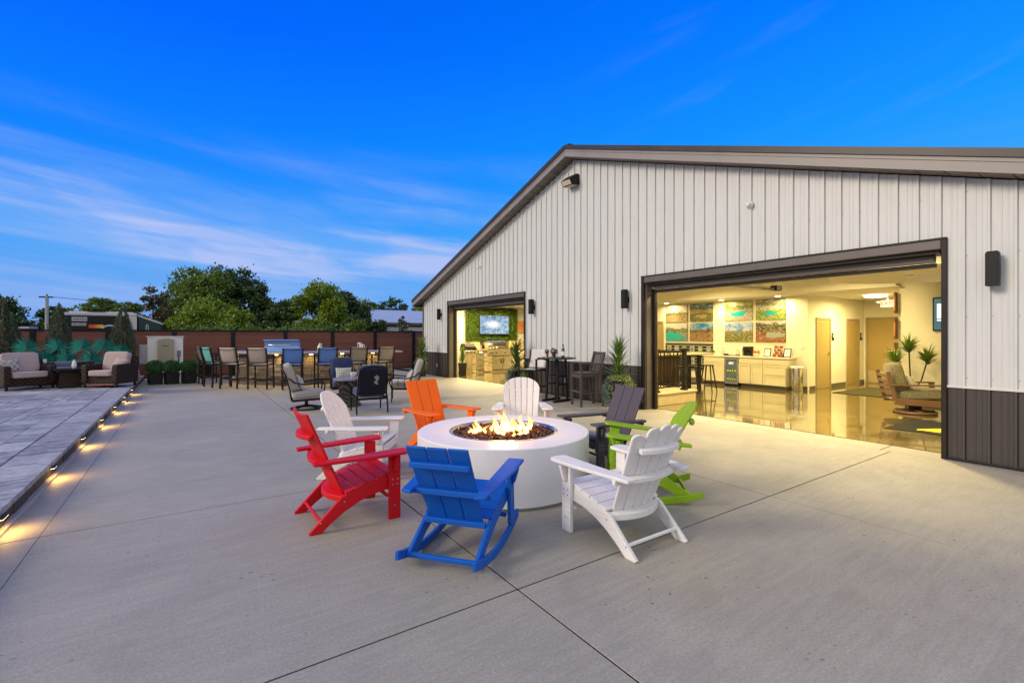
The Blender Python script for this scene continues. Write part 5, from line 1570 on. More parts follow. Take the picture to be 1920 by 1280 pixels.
b.build('body', mat('dark_teal_glass', (.02, .05, .055), .15, 0, .1), t, bevel=.04)
b = MB(); b.prism([(-3.07, 3.0), (-1.70, 2.45), (-1.60, 2.38), (-1.6, 2.46), (-1.7, 2.58), (-3.07, 3.14)], 45.25, 50.05); b.build('roof', mat('white_roof_paint', (.55, .53, .56)), t)
for q in range(7): MB().b2(-2.95 + q * .2, -2.93 + q * .2, 45.26, 45.3, 1.0, 2.45).build('window_bar', mat('van_window_bar', (.05, .08, .09), .4), t)
MB().tube([(-2.60, 45.2, 1.5), (-2.55, 45.2, 2.35), (-2.5, 45.2, 2.4), (-2.45, 45.2, 2.35), (-2.40, 45.2, 1.5)], .02, 6).build('ladder', M_WHITE, t)
t = thing('parked_boat_trailer', 'low white-topped trailer behind the fence at far left', 'trailer', (0, 0, 0))
MB().b2(-9.3, -7.9, 40, 42, .5, 1.95).build('body', mat('black_trailer_side', (.012, .010, .012)), t, bevel=.03)
MB().b2(-9.35, -7.85, 39.97, 42.05, 1.98, 2.10).build('roof', mat('white_roof_paint', (.55, .53, .56)), t, bevel=.02)
MB().b2(-9.3, -8.2, 39.95, 40, 1.86, 1.92).build('side_trim', M_WHITE, t)
t = thing('utility_pole', 'thin pale utility pole standing beyond the fence', 'pole', (-8.85, 50, 0))
MB().tube([(0, 0, -.3), (0, 0, 4.6)], [.13, .10], 10).build('mast', mat('weathered_pole', (.35, .36, .38), .8), t)
MB().b2(-.45, .35, -.04, .04, 4.45, 4.55).build('crossarm', M_DARK, t); MB().lathe([(.04, 4.6), (.05, 4.66), (.02, 4.74)], 8).build('insulator', M_DARK, t)
t = thing('overhead_wire', 'thin dark wire running right from the utility pole', 'wire', (-8.85, 50, 4.5))
MB().tube([(0, 0, .05), (6, 4, -.25), (14, 9, -.1)], .02, 5).build('wire_run', M_BLACK, t)
t = thing('metal_barn', 'pale metal barn with a low roof seen beyond the fence corner', 'barn', (0, 0, 0))
MB().b2(20.9, 44, 70.6, 84, 0, 3.6).build('wall', mat('pale_barn_wall', (.42, .42, .46), .5, 0, .05, .4, kind='World'), t)
b = MB(); b.prism([(70, 3.55), (77, 5.75), (84.4, 3.5), (84.4, 3.42), (77, 5.67), (70, 3.47)], 20.4, 44.5, Matrix(((0, 1, 0), (1, 0, 0), (0, 0, 1))))
b.build('roof', mat('pale_blue_roof', (.40, .46, .58), .4, .1, .05, .4, kind='World'), t)
b = MB(); b.prism([(70.6, 3.3), (77, 5.6), (84, 3.3)], 20.7, 20.85, Matrix(((0, 1, 0), (1, 0, 0), (0, 0, 1)))); b.build('gable', mat('beige_gable', (.55, .48, .42), .6), t)
MB().b2(20.9, 44, 70.4, 70.58, 2.9, 3.2).build('eave_band', M_DARK, t)

def tree(label, x, y, h, w_, seed, m, n=9000, lobes=9, size=.34, sparse=False, base_h=None, name='tree', cat='tree', group='trees beyond the fence', z_lo=.0):
    t = thing(name, label, cat, (x, y, -.2), 0, group)
    rr = np.random.default_rng(seed)
    h = h + .2
    th = h * .42
    b = MB(); b.tube([(0, 0, 0), (.05, 0, th * .5), (0, .05, th)], [.035 * w_ + .06, .03 * w_ + .04, .02 * w_ + .03], 8)
    b.build('trunk', M_BARK, t, smooth=True)
    b = MB(); Ps = []; Ds = []
    for k in range(lobes):
        a = rr.uniform(0, 6.28); f = rr.uniform(0, 1)
        zc = h * (.22 + .62 * (k + .5) / lobes)
        rad = w_ / 2 * math.sin(PI * min(.97, (zc / h) * .85 + .14)) ** .7
        cx, cy2 = rad * .62 * math.cos(a + k * 2.4), rad * .62 * math.sin(a + k * 2.4)
        if k >= lobes - 2: cx *= .4; cy2 *= .4; zc = h * .80
        rl = np.array([w_ * .25, w_ * .25, h * .16]) * rr.uniform(.75, 1.25)
        rl[2] = min(rl[2], h - zc)
        b.tube([(0, 0, th * .7), (cx * .5, cy2 * .5, (th + zc) / 2), (cx, cy2, zc)], [.012 * w_ + .03, .01 * w_ + .02, .012], 5)
        nn = n // lobes
        # clumps inside the lobe
        nc = max(6, nn // (34 if not sparse else 44))
        C_, D_ = blob((cx, cy2, zc), rl, nc, .5)
        for c_, d_ in zip(C_, D_):
            q = nn // nc
            cs = rl.mean() * rr.uniform(.10, .25)
            pp = c_ + rr.normal(size=(q, 3)) * cs * np.array([1, 1, .62])
            Ps.append(pp); Ds.append(np.repeat(d_[None], q, 0))
    b.build('branches', M_BARK, t, smooth=True)
    P_ = np.concatenate(Ps); D_ = np.concatenate(Ds)
    P_[:, 2] = np.maximum(P_[:, 2], .2)
    V, F = leaves(P_, size, .25, .62, D_ * .6)
    np_mesh('crown', V, F, m, t)
    return t
T_ = [
 ('tall dark green tree, upper right of the big clump', 4.3, 66, 9.8, 8.6, L_TREED, 18000, 12, .36),
 ('tall mid-green tree at the top of the big clump', 1.3, 62, 9.0, 8.0, L_TREE, 17000, 12, .34),
 ('bright green bushy tree at the foot of the big clump', 1.9, 50, 4.9, 6.0, L_TREEB, 12000, 9, .27),
 ('smaller green tree low between the big clump and the fence', 3.6, 48, 4.0, 4.2, L_TREEB, 7000, 7, .25),
 ('sparse plum-tinted tree at the left of the big clump', -2.7, 57, 6.5, 4.2, L_TREEP, 3600, 8, .26),
 ('dark slender tree right of the big clump', 6.3, 60, 7.6, 4.4, L_TREED, 8000, 8, .30),
 ('low dark tree filling the gap between the two clumps', 8.3, 57, 5.4, 5.4, L_TREED, 9000, 7, .30),
 ('bright round tree above the middle of the bar', 12.0, 55, 7.8, 6.6, L_TREEB, 14000, 11, .30),
 ('dark leafy tree right of the bright round one', 16.0, 60, 7.2, 5.8, L_TREED, 11000, 9, .31),
 ('small dark bush in front of the barn gable', 11.9, 40, 2.9, 2.6, L_TREE, 4000, 6, .2),
 ('dark bush hiding the foot of the barn', 13.2, 39, 3.0, 3.0, L_TREED, 4000, 6, .2),
 ('loose spiky shrub near the showroom corner', 14.3, 36, 3.4, 2.0, L_JUN, 1500, 6, .2),
 ('far tree above the barn roof, left of three', 29.5, 95, 8.6, 8.5, L_TREE, 5000, 8, .5),
 ('far tree above the barn roof, middle of three', 35.0, 95, 9.3, 8.5, L_TREED, 5000, 8, .5),
 ('far bright tree above the barn roof, right of three', 39.5, 92, 8.4, 8, L_TREEB, 5000, 8, .5),
 ('dark spreading tree at the far left edge', -15.6, 68, 5.8, 6.2, L_TREED, 8000, 8, .34),
 ('low dark tree behind the utility pole', -12.2, 75, 5.0, 5.0, L_TREED, 5000, 7, .36),
 ('round green tree rising behind the black trailer', -9.3, 80, 6.6, 6.4, L_TREE, 8000, 8, .38),
 ('green tree behind the slim juniper and trailer', -6.0, 76, 5.9, 4.6, L_TREE, 5000, 7, .36),
 ('far tree beyond the left edge of the fence', -21.0, 72, 6.4, 7, L_TREE, 5000, 7, .4),
]
for k, (lb, x, y, h, w_, m, n, lo, sz) in enumerate(T_):
    tree(lb, x, y, h, w_, 100 + k, m, n, lo, sz, sparse=(m is L_TREEP or m is L_JUN))
# a small spruce before the barn
t = thing('spruce', 'small dark spruce in front of the barn', 'tree', (12.75, 40, -.2), 0, 'trees beyond the fence')
MB().tube([(0, 0, 0), (0, 0, 3.6)], [.06, .01], 6).build('trunk', M_BARK, t)
f = rng.uniform(0, 1, 2600); a = rng.uniform(0, 6.28, 2600); rd = .62 * (1 - f) * rng.uniform(.3, 1, 2600) * (1 + .3 * np.sin(f * 50))
V, F = leaves(np.stack([rd * np.cos(a), rd * np.sin(a), .4 + f * 3.4], 1), .16, -.2, .3, np.stack([np.cos(a), np.sin(a), -.2 + 0 * a], 1)); np_mesh('crown', V, F, L_TREED, t)
# the far-off wood that reads as one mass
P_ = []
for k in range(90):
    x = -70 + k * 1.7 + random.uniform(-1, 1)
    c_, d_ = blob((x, 105 + random.uniform(-3, 6), 1.6), (3.2, 3, random.uniform(1.8, 3.4)), 260, .4); P_.append(c_)
V, F = leaves(np.concatenate(P_), .8, .2, .7); o = np_mesh('far_wood', V, F, L_TREED); tag(o, 'dark far-off wood along the horizon', 'wood', kind='stuff')
# understory hedge right behind the fence, between the clumps
P_ = []
for k in range(40):
    x = -.8 + k * .36; c_, d_ = blob((x, 42 + random.uniform(-1, 1), random.uniform(.7, 1.5)), (random.uniform(.4, .9), .5, random.uniform(.8, 2.0)), 260, .4); P_.append(c_)
V, F = leaves(np.concatenate(P_), .2, .2, .6); o = np_mesh('undergrowth', V, F, L_TREE); tag(o, 'tangled undergrowth between the trees behind the fence', 'undergrowth', kind='stuff')

# ================================================================== SHOWROOM INTERIOR (large doorway)
LAMP = (1, .785, .35)
def downlight(label, x, y, z, power, size=.16, group='recessed ceiling lights', glow=26):
    t = thing('ceiling_light', label, 'ceiling light', (x, y, z), 0, group)
    MB().lathe([(size * .5, -.004), (size * .62, -.012), (size * .66, -.004), (size * .66, .0)], 20, cap0=False, cap1=False).build('trim_ring', M_WHITE, t, smooth=True)
    MB().lathe([(size * .48, -.006), (size * .46, -.010)], 20).build('lens', emis('lamp_lens_%d' % glow, (1, .82, .50), glow), t)
    area_light(t, (0, 0, -.03), size * 1.6, power, LAMP, spread=170)
    return t
for k, (y, w_) in enumerate(((11.1, 'left'), (8.95, 'middle'), (7.15, 'right'))):
    downlight('recessed light in the soffit above the wall pictures, %s of three' % w_, 14.42, y, 2.752, 30)
t = thing('ceiling_light', 'round glowing flush light on the hall ceiling', 'ceiling light', (16.3, 5.35, 2.748))
MB().lathe([(.24, -.06), (.27, -.03), (.28, 0)], 32).build('diffuser', emis('lamp_lens_10', (1, .80, .42), 10), t, smooth=True)
area_light(t, (0, 0, -.09), .5, 150, LAMP, spread=178)
for k, (x, y) in enumerate(((9.15, 2.9), (9.15, 5.6), (9.4, 9.2), (12.4, 4.9), (12.4, 8.6))):
    downlight('recessed light in the high showroom ceiling, %s' % ('nearest the right doorway jamb', 'behind the middle of the large doorway', 'behind the left doorway jamb', 'before the television wall', 'before the picture wall')[k], x, y, (3.095 if k < 3 else 3.146), (165, 165, 150, 125, 125)[k], .22, glow=12)
t = thing('ceiling_cloud', 'large round dropped ceiling disc glowing above the swivel armchair', 'ceiling panel', (12.0, 2.95, 2.78))
MB().lathe([(1.75, 0), (1.76, .01), (1.76, .22), (1.70, .23)], 72).build('disc', M_CEIL, t)
t = thing('smoke_detector', 'small white smoke detector under the round ceiling disc', 'smoke detector', (11.75, 3.3, 2.778))
MB().lathe([(.045, -.035), (.06, -.02), (.06, 0)], 20).build('cap', M_WHITE, t, smooth=True)
t = thing('door_opener', 'dark garage door opener rail under the ceiling inside the large doorway', 'door opener', (9.0, 6.0, 2.70))
MB().b2(-.5, 3.2, -.025, .025, 0, .05).build('rail', M_DARK, t); MB().b2(2.9, 3.15, -.09, .09, .0, .12).build('motor', M_DARK, t, bevel=.02)

# printed pictures: flat prints, each with its own procedural scene
def print_mat(name, sky, far, mid, fore, water=None, seed=0, hor=.62, midl=.42):
    b = NB(name)
    ss = b.n('ShaderNodeSeparateXYZ'); b.l(b.coord('Generated'), ss.inputs[0])
    u, v = ss.outputs[1], ss.outputs[2]
    cv = b.n('ShaderNodeCombineXYZ'); b.l(u, cv.inputs[0]); b.l(v, cv.inputs[1]); cv.inputs[2].default_value = seed * 3.7
    n1 = b.noise(cv.outputs[0], 4.5, 5, .65); n2 = b.noise(cv.outputs[0], 16, 5, .7); n3 = b.noise(cv.outputs[0], 34, 3, .7)
    vv = b.math('ADD', v, b.math('MULTIPLY', b.math('SUBTRACT', n1, .5), .42))
    def step(e, w_=.02): 
        m = b.n('ShaderNodeMapRange'); b.l(vv, m.inputs[0]); m.inputs[1].default_value = e - w_; m.inputs[2].default_value = e + w_; return m.outputs[0]
    skyg = b.mix(b.ramp(n1, [(.4, 0.), (.6, 1.)]), sky, tuple(min(1, x * .4 + .55) for x in sky))
    c = b.mix(b.ramp(n2, [(.38, 0.), (.62, 1.)]), tuple(x * .35 for x in far), far)
    m_ = b.mix(b.ramp(n3, [(.38, 0.), (.62, 1.)]), tuple(x * .3 for x in mid), tuple(min(1, x * 1.3) for x in mid))
    f_ = b.mix(b.ramp(n2, [(.35, 0.), (.65, 1.)]), tuple(x * .55 for x in fore), fore)
    c = b.mix(step(hor), c, skyg)
    c = b.mix(step(midl), m_, c)
    c = b.mix(step(midl - .20), f_, c)
    vo_ = b.n('ShaderNodeTexVoronoi'); vo_.inputs['Scale'].default_value = 24; b.l(cv.outputs[0], vo_.inputs['Vector'])
    bl = b.n('ShaderNodeSeparateXYZ'); b.l(vo_.outputs['Color'], bl.inputs[0])
    below = b.math('SUBTRACT', 1.0, step(hor + .04, .03))
    c = b.mix(b.math('MULTIPLY', below, b.ramp(bl.outputs[0], [(.35, 0.), (.55, .65)])), c, b.mix(bl.outputs[1], (.05, .06, .02), (.75, .66, .50)))
    if water:
        (wx, wy, rx, ry, wc) = water
        du = b.math('DIVIDE', b.math('SUBTRACT', u, wx), rx); dv = b.math('DIVIDE', b.math('SUBTRACT', v, wy), ry)
        rr = b.math('ADD', b.math('ADD', b.math('MULTIPLY', du, du), b.math('MULTIPLY', dv, dv)), b.math('MULTIPLY', b.math('SUBTRACT', n1, .5), 5.0))
        c = b.mix(b.math('LESS_THAN', rr, 1.0), c, b.mix(n2, tuple(x * .75 for x in wc), tuple(min(1, x * 1.3) for x in wc)))
    hs = b.n('ShaderNodeHueSaturation'); hs.inputs['Saturation'].default_value = 1.25; b.l(c, hs.inputs['Color'])
    hs.inputs['Value'].default_value = .62
    b.bsdf(hs.outputs[0], .35)
    return b.m
G_ = (.10, .17, .02); TAN = (.50, .36, .18); SKYB = (.10, .32, .62); TURQ = (.08, .52, .52)
prints = [
 ('print of a white-columned pool house under a pale sky', 10.48, 11.40, 0, ((.55, .50, .42), (.09, .11, .07), (.42, .30, .16), (.55, .40, .20), None, .55, .40)),
 ('print of a stone terrace among green lawns under a blue sky', 9.48, 10.38, 0, (SKYB, (.12, .16, .05), (.55, .45, .28), (.16, .20, .04), (.5, .28, .25, .12, (.6, .48, .3)), .80, .66)),
 ('print of a white slide curling over turquoise water', 10.48, 11.40, 1, ((.60, .62, .60), (.14, .22, .04), (.40, .42, .38), TURQ, (.7, .28, .45, .26, TURQ), .72, .48)),
 ('print of an amber stone patio with a tall chimney', 9.48, 10.38, 1, ((.05, .30, .70), (.14, .08, .05), (.45, .24, .08), (.50, .27, .12), None, .66, .48)),
 ('print of a pale pool ringed by yellow-green trees', 8.10, 9.05, 0, ((.40, .45, .04), (.16, .24, .02), (.50, .45, .35), (.70, .66, .58), (.48, .36, .34, .13, (.12, .52, .62)), .78, .58)),
 ('aerial print of a blue pool between bright green lawns', 7.10, 8.00, 0, ((.12, .14, .09), (.30, .30, .22), (.62, .58, .48), (.22, .36, .03), (.5, .33, .20, .10, (.04, .36, .38)), .88, .68)),
 ('print of cream houses around a green pond under blue sky', 8.10, 9.05, 1, ((.22, .38, .70), (.42, .30, .14), (.26, .25, .06), (.20, .26, .05), (.5, .5, .2, .08, (.2, .3, .28)), .58, .42)),
 ('print of a dark treeline above a foaming pool and red terrace', 7.10, 8.00, 1, ((.25, .26, .26), (.05, .055, .03), (.35, .10, .04), (.45, .16, .08), (.35, .36, .34, .14, (.40, .46, .40)), .90, .58)),
]
for k, (lb, y0, y1, row, a) in enumerate(prints):
    z0, z1 = ((2.07, 2.70), (1.38, 2.01))[row]
    t = thing('wall_picture', lb, 'picture', (XP, (y0 + y1) / 2, (z0 + z1) / 2), 0, 'printed pictures on the showroom wall')
    MB().box((-.012, 0, 0), (.024, y1 - y0 - .004, z1 - z0 - .004)).build('backing', M_DARK, t)
    MB().box((-.027, 0, 0), (.006, y1 - y0, z1 - z0)).build('print', print_mat('print_%s' % 'abcdefgh'[k], a[0], a[1], a[2], a[3], a[4], k + 1, a[5], a[6]), t)

# cabinet run
cab = thing('cabinet_run', 'cream shaker cabinets with a white counter along the picture wall', 'cabinet', (0, 0, 0))
XC = 14.22
for y0, y1, nm in ((8.72, 9.46, 'cabinet_box'), (6.83, 8.24, 'cabinet_box')):
    MB().b2(XC + .02, XP - .002, y0, y1, .10, .90).build(nm, M_CAB, cab)
    MB().b2(XC + .08, XP - .002, y0 + .02, y1 - .02, .0, .099).build('toe_kick', M_BASEB, cab)
def shaker(y0, y1, z0, z1, nm):
    d = MB().b2(XC, XC + .018, y0 + .004, y1 - .004, z0 + .004, z1 - .004).build(nm, M_CAB, cab, bevel=.002, seg=1)
    fr_ = .05 if z1 - z0 > .2 else .0
    if fr_:
        b = MB(); y0 += .004; y1 -= .004; z0 += .004; z1 -= .004
        b.b2(XC - .012, XC - .001, y0, y0 + fr_, z0, z1); b.b2(XC - .012, XC - .001, y1 - fr_, y1, z0, z1)
        b.b2(XC - .012, XC - .001, y0 + fr_, y1 - fr_, z0, z0 + fr_); b.b2(XC - .012, XC - .001, y0 + fr_, y1 - fr_, z1 - fr_, z1)
        b.build('raised_frame', M_CAB, d)
shaker(8.72, 9.46, .72, .89, 'drawer_front'); shaker(8.72, 9.46, .11, .71, 'cabinet_door')
shaker(7.49, 8.24, .72, .89, 'drawer_front'); shaker(7.87, 8.24, .11, .71, 'cabinet_door'); shaker(7.49, 7.86, .11, .71, 'cabinet_door')
shaker(6.83, 7.48, .72, .89, 'drawer_front'); shaker(6.83, 7.48, .42, .71, 'drawer_front'); shaker(6.83, 7.48, .11, .41, 'drawer_front')
MB().b2(XC - .03, XP - .002, 6.79, 9.50, .902, .94).build('counter', mat('white_quartz', (.70, .66, .55), .25, 0, .05), cab, bevel=.006)
t = thing('wine_fridge', 'stainless framed drinks fridge full of bottles between the cabinets', 'fridge', (XC, 8.48, 0))
MB().b2(.03, .55, -.22, .22, .02, .89).build('cabinet', M_BLACK, t)
for a in ((-.225, -.18), (.18, .225)): MB().b2(-.012, .02, a[0], a[1], .06, .88).build('door_stile', M_STEEL, t, bevel=.003)
for a in ((.06, .11), (.835, .88)): MB().b2(-.012, .02, -.178, .178, a[0], a[1]).build('door_rail', M_STEEL, t, bevel=.003)
MB().b2(.021, .028, -.18, .18, .11, .835).build('inner_glow', emis('fridge_glow', (.55, .62, .40), .25), t)
for z in (.14, .40, .64):
    MB().b2(-.005, .02, -.178, .178, z, z + .012).build('shelf', M_STEEL, t)
bt = mat('lime_label', (.55, .60, .05), .4); bb_ = mat('green_bottle', (.06, .11, .03), .2)
for z in (.155, .415):
    for q in range(4):
        bo = MB().lathe([(.022, 0), (.024, .01), (.024, .10), (.010, .13), (.009, .17)], 10, (-.0, -.125 + q * .083, z)).build('bottle', bb_, t, smooth=True)
        MB().lathe([(.0247, .03), (.0247, .085)], 10, (-.0, -.125 + q * .083, z), cap0=False, cap1=False).build('bottle_label', bt, bo)
MB().lathe([(.06, 0), (.09, .03), (.08, .08)], 14, (.0, 0, .66)).build('bowl', M_WHITE, t, smooth=True)
t = thing('trash_can', 'tall mirror-steel trash can at the right end of the cabinets', 'trash can', (14.42, 6.62, 0))
MB().lathe([(.15, 0), (.155, .01), (.16, .64), (.16, .66)], 32).build('body', M_CHROME, t, smooth=True)
MB().lathe([(.17, .66), (.175, .67), (.165, .70), (.10, .70), (.09, .66)], 32).build('lid', M_WHITE, t, smooth=True)
# things on the counter
ZC = .942
t = thing('coffee_maker', 'dark pod coffee maker on the white counter', 'coffee maker', (14.50, 8.10, ZC))
MB().b2(-.02, .14, -.11, .11, .0, .30).build('body', M_BRONZE, t, bevel=.015); MB().b2(-.13, -.02, -.10, .10, .19, .30).build('brew_head', M_BRONZE, t, bevel=.015)
MB().b2(-.13, -.021, -.09, .09, .0, .025).build('drip_tray', M_CHROME, t, bevel=.004)
MB().b2(-.05, .1, .115, .17, .0, .24).build('water_tank', mat('smoky_plastic', (.2, .2, .16), .1), t, bevel=.01)
for x, y, h, lb in ((14.5, 8.95, .24, 'tall glass jar, leftmost on the white counter'), (14.52, 8.45, .19, 'squat glass jar left of the coffee maker')):
    t = thing('glass_jar', lb, 'jar', (x, y, ZC))
    MB().lathe([(.05, 0), (.065, .02), (.065, h * .75), (.04, h * .85)], 18).build('jar', mat('warm_clear_jar', (.55, .5, .35), .12, spec=.8), t, smooth=True)
    MB().lathe([(.045, h * .86), (.05, h * .9), (.015, h)], 16).build('lid', M_CHROME, t, smooth=True)
t = thing('serving_tray', 'dark serving tray on the counter under the jars', 'tray', (14.46, 8.62, ZC)); MB().b2(-.12, .12, -.25, .2, 0, .02).build('tray', M_DARK, t, bevel=.004); MB().b2(-.12, .12, .17, .2, .0201, .06).build('rim', M_DARK, t)
t = thing('snack_basket', 'wire basket of orange and red snack packets on the counter', 'basket', (14.48, 7.82, ZC))
MB().lathe([(.08, 0), (.12, .10), (.115, .10), (.075, .01)], 18).build('basket', M_CHROME, t)
for q in range(6): MB().box((.05 * math.cos(q), .06 * math.sin(q), .10 + .02 * (q % 3)), (.05, .06, .09), Matrix.Rotation(q, 3, 'Z')).build('packet', mat(('orange_packet', 'red_packet')[q % 2], ((.6, .25, .04), (.5, .05, .03))[q % 2], .4), t, bevel=.006)
for y, lb in ((7.50, 'framed white notice left of the snack rack'), (6.92, 'framed white notice at the right end of the counter')):
    t = thing('picture_frame', lb, 'frame', (14.52, y, ZC), 0)
    Rm = Matrix.Rotation(R(14), 3, 'Y')
    MB().box((0, 0, .13), (.018, .20, .26), Rm).build('frame', M_BRONZE, t); MB().box((-.013, 0, .1285), (.004, .155, .21), Rm).build('paper', M_WHITE, t)
    b = MB()
    for q in range(4): b.box((-.017 + (.10 + q * .02 - .13) * .24, 0, .08 + q * .035), (.002, .08 - .01 * q, .006))
    b.build('printed_lines', M_DARK, t)
t = thing('snack_rack', 'tiered rack packed with red and brown snack packets', 'rack', (14.50, 7.18, ZC))
for k in range(4):
    MB().b2(-.10 + k * .04, .04 + k * .02, -.13, .13, k * .085, k * .085 + .01).build('shelf', M_CHROME, t)
    for q in range(5): MB().box((-.06 + k * .04, -.10 + q * .05, k * .085 + .046), (.03, .044, .07)).build('packet', mat(('red_packet', 'brown_packet', 'cream_packet')[(q + k) % 3], ((.5, .05, .03), (.18, .06, .04), (.55, .45, .3))[(q + k) % 3], .4), t, bevel=.004)
for s_ in (-.135, .135): MB().bar((.04, s_, .0), (.10, s_, .36), .01, .06).build('side_panel', M_CHROME, t)
t = thing('counter_plant', 'tiny green succulent in a pale cup at the left end of the counter', 'plant', (14.5, 9.30, ZC))
MB().lathe([(.035, 0), (.045, .06), (.04, .06)], 14).build('pot', M_WHITE, t); P_, d_ = blob((0, 0, .10), (.08, .08, .05), 120, .3); V, F = leaves(P_, .05, .3, .4, d_); np_mesh('foliage', V, F, L_SPIKEB, t)
for k in range(2):
    t = thing('small_bottle', ('small amber bottle between the rack and the last frame', 'small dark bottle beside the amber one')[k], 'bottle', (14.48, 7.04 - k * .03 + .02, ZC))
    MB().lathe([(.012, 0), (.012, .09), (.005, .11), (.005, .13)], 10).build('bottle', (mat('amber_glass', (.4, .2, .03), .1), M_DARK)[k], t, smooth=True)
# light switch plates
for x, y, z, ax, lb in ((XP - .006, 6.66, 1.25, 0, 'cream light switch right of the pictures'), (XTV - .006, 3.98, 1.22, 0, 'wide cream switch plate above the swivel armchair')):
    t = thing('light_switch', lb, 'switch', (x, y, z)); MB().box((0, 0, 0), (.012, .12 if y > 5 else .22, .12), None).build('plate', M_WHITE, t, bevel=.003)
    for q in range(2): MB().box((-.009, -.03 + q * .06, 0), (.008, .025, .06)).build('toggle', M_WHITE, t)
# paver sample rack on the picture wall
t = thing('sample_rack', 'black slatted rack of stone samples below the left pictures', 'display rack', (XP - .004, 0, 0))
MB().b2(-.02, 0, 9.48, 11.42, .35, 1.30).build('back_panel', M_BLACK, t)
for q in range(9): MB().b2(-.04, -.021, 9.48, 11.42, .38 + q * .105, .40 + q * .105).build('slat', mat('pale_slat', (.42, .40, .34), .5), t)
cols = [(.45, .44, .36), (.38, .40, .32), (.28, .30, .16), (.46, .47, .40), (.22, .26, .10), (.20, .22, .24)]
for q in range(6):
    for rw in range(2):
        MB().box((-.052, 11.22 - q * .32, 1.10 - rw * .42), (.02, .17, .21)).build('sample_card', mat('sample_tone_%s' % 'abcdef'[q], cols[q], .5, 0, .25, 20), t)
        MB().box((-.064, 11.22 - q * .32, 1.10 - rw * .42), (.004, .12, .14)).build('stone_sample', mat('sample_face_%s' % 'abcdef'[(q + 2) % 6], tuple(x * .8 for x in cols[(q + 2) % 6]), .6, 0, .4, 30), t)
# high table and metal stools
t = thing('showroom_table', 'high showroom table with a pale top and dark brown panel base', 'bar table', (11.75, 8.75, 0), -14)
MB().box((0, 0, 1.045), (2.2, .75, .05)).build('table_top', mat('pale_laminate', (.50, .42, .26), .4), t, bevel=.006)
MB().box((-.45, .05, .51), (.95, .45, 1.02)).build('base_panel', mat('dark_brown_panel', (.07, .04, .022), .5, 0, .2, 6), t, bevel=.004)
for x in (.70,): MB().box((x, -.20, .51), (.09, .09, 1.02)).build('leg', M_BRONZE, t, bevel=.004)
MB().box((.70, .22, .51), (.09, .09, 1.02)).build('leg', M_BRONZE, t, bevel=.004)
def metal_stool(label, loc, yaw):
    t = thing('metal_stool', label, 'bar stool', loc, yaw, 'metal stools at the showroom table')
    MB().lathe([(.15, .735), (.165, .74), (.165, .757), (.155, .762)], 4).build('seat', M_BRONZE, t, bevel=.012)
    for k in range(4):
        a = k * PI / 2 + PI / 4
        MB().bar((.25 * math.cos(a), .25 * math.sin(a), 0), (.125 * math.cos(a), .125 * math.sin(a), .74), .022, .022, (0, 1, 0), .065).build('leg', M_BRONZE, t, bevel=.003)
    for k in range(4):
        a, c_ = k * PI / 2 + PI / 4, (k + 1) * PI / 2 + PI / 4
        MB().bar((.205 * math.cos(a), .205 * math.sin(a), .26), (.205 * math.cos(c_), .205 * math.sin(c_), .26), .012, .025).build('footrest', M_BRONZE, t)
    return t
metal_stool('dark metal stool before the brown table panel, left of three', (10.98, 8.08, 0), 20)
metal_stool('dark metal stool half behind the table leg, middle of three', (11.55, 8.05, 0), 40)
metal_stool('dark metal stool at the right end of the showroom table', (12.12, 7.92, 0), 12)
# low landing with railing and plant just inside the left jamb
t = thing('railing_display', 'black aluminium railing display on a low pale landing', 'railing', (0, 0, 0))
MB().b2(8.72, 10.10, 6.93, 8.6, .0, .25).build('landing', mat('pale_landing', (.52, .42, .24), .6), t, bevel=.01)
MB().b2(8.69, 10.13, 6.90, 8.6, .252, .29).build('landing_deck', mat('deck_board', (.55, .46, .28), .5), t, bevel=.005)
for x, y in ((8.80, 7.06), (9.80, 7.04)):
    MB().b2(x - .045, x + .045, y - .045, y + .045, .292, 1.26).build('post', M_BLACK, t, bevel=.003)
    MB().b2(x - .07, x + .07, y - .07, y + .07, .292, .33).build('post_base', M_BLACK, t, bevel=.004); MB().b2(x - .055, x + .055, y - .055, y + .055, 1.262, 1.28).build('post_cap', M_BLACK, t)
MB().b2(8.85, 9.75, 7.03, 7.07, 1.18, 1.23).build('top_rail', M_BLACK, t); MB().b2(8.85, 9.75, 7.035, 7.065, .38, .41).build('bottom_rail', M_BLACK, t)
for q in range(7): MB().b2(8.94 + q * .12, 8.955 + q * .12, 7.043, 7.058, .41, 1.18).build('baluster', M_BLACK, t)
MB().b2(9.76, 9.84, 7.10, 8.5, 1.18, 1.23).build('top_rail', M_BLACK, t); MB().b2(9.785, 9.815, 7.10, 8.5, .38, .41).build('bottom_rail', M_BLACK, t)
for q in range(10): MB().b2(9.79, 9.81, 7.2 + q * .13, 7.215 + q * .13, .41, 1.18).build('baluster', M_BLACK, t)
t = thing('indoor_grass_plant', 'tufted bright grass plant in a white box behind the left jamb', 'plant', (9.35, 8.05, .292))
MB().b2(-.2, .2, -.12, .12, 0, .95).build('planter', M_WHITE, t, bevel=.01); blades(t, 70, .95, .97, .5, .42, L_SPIKEB, droop=.25, seed=77, up=1.2, w_=.02, r0=.06)
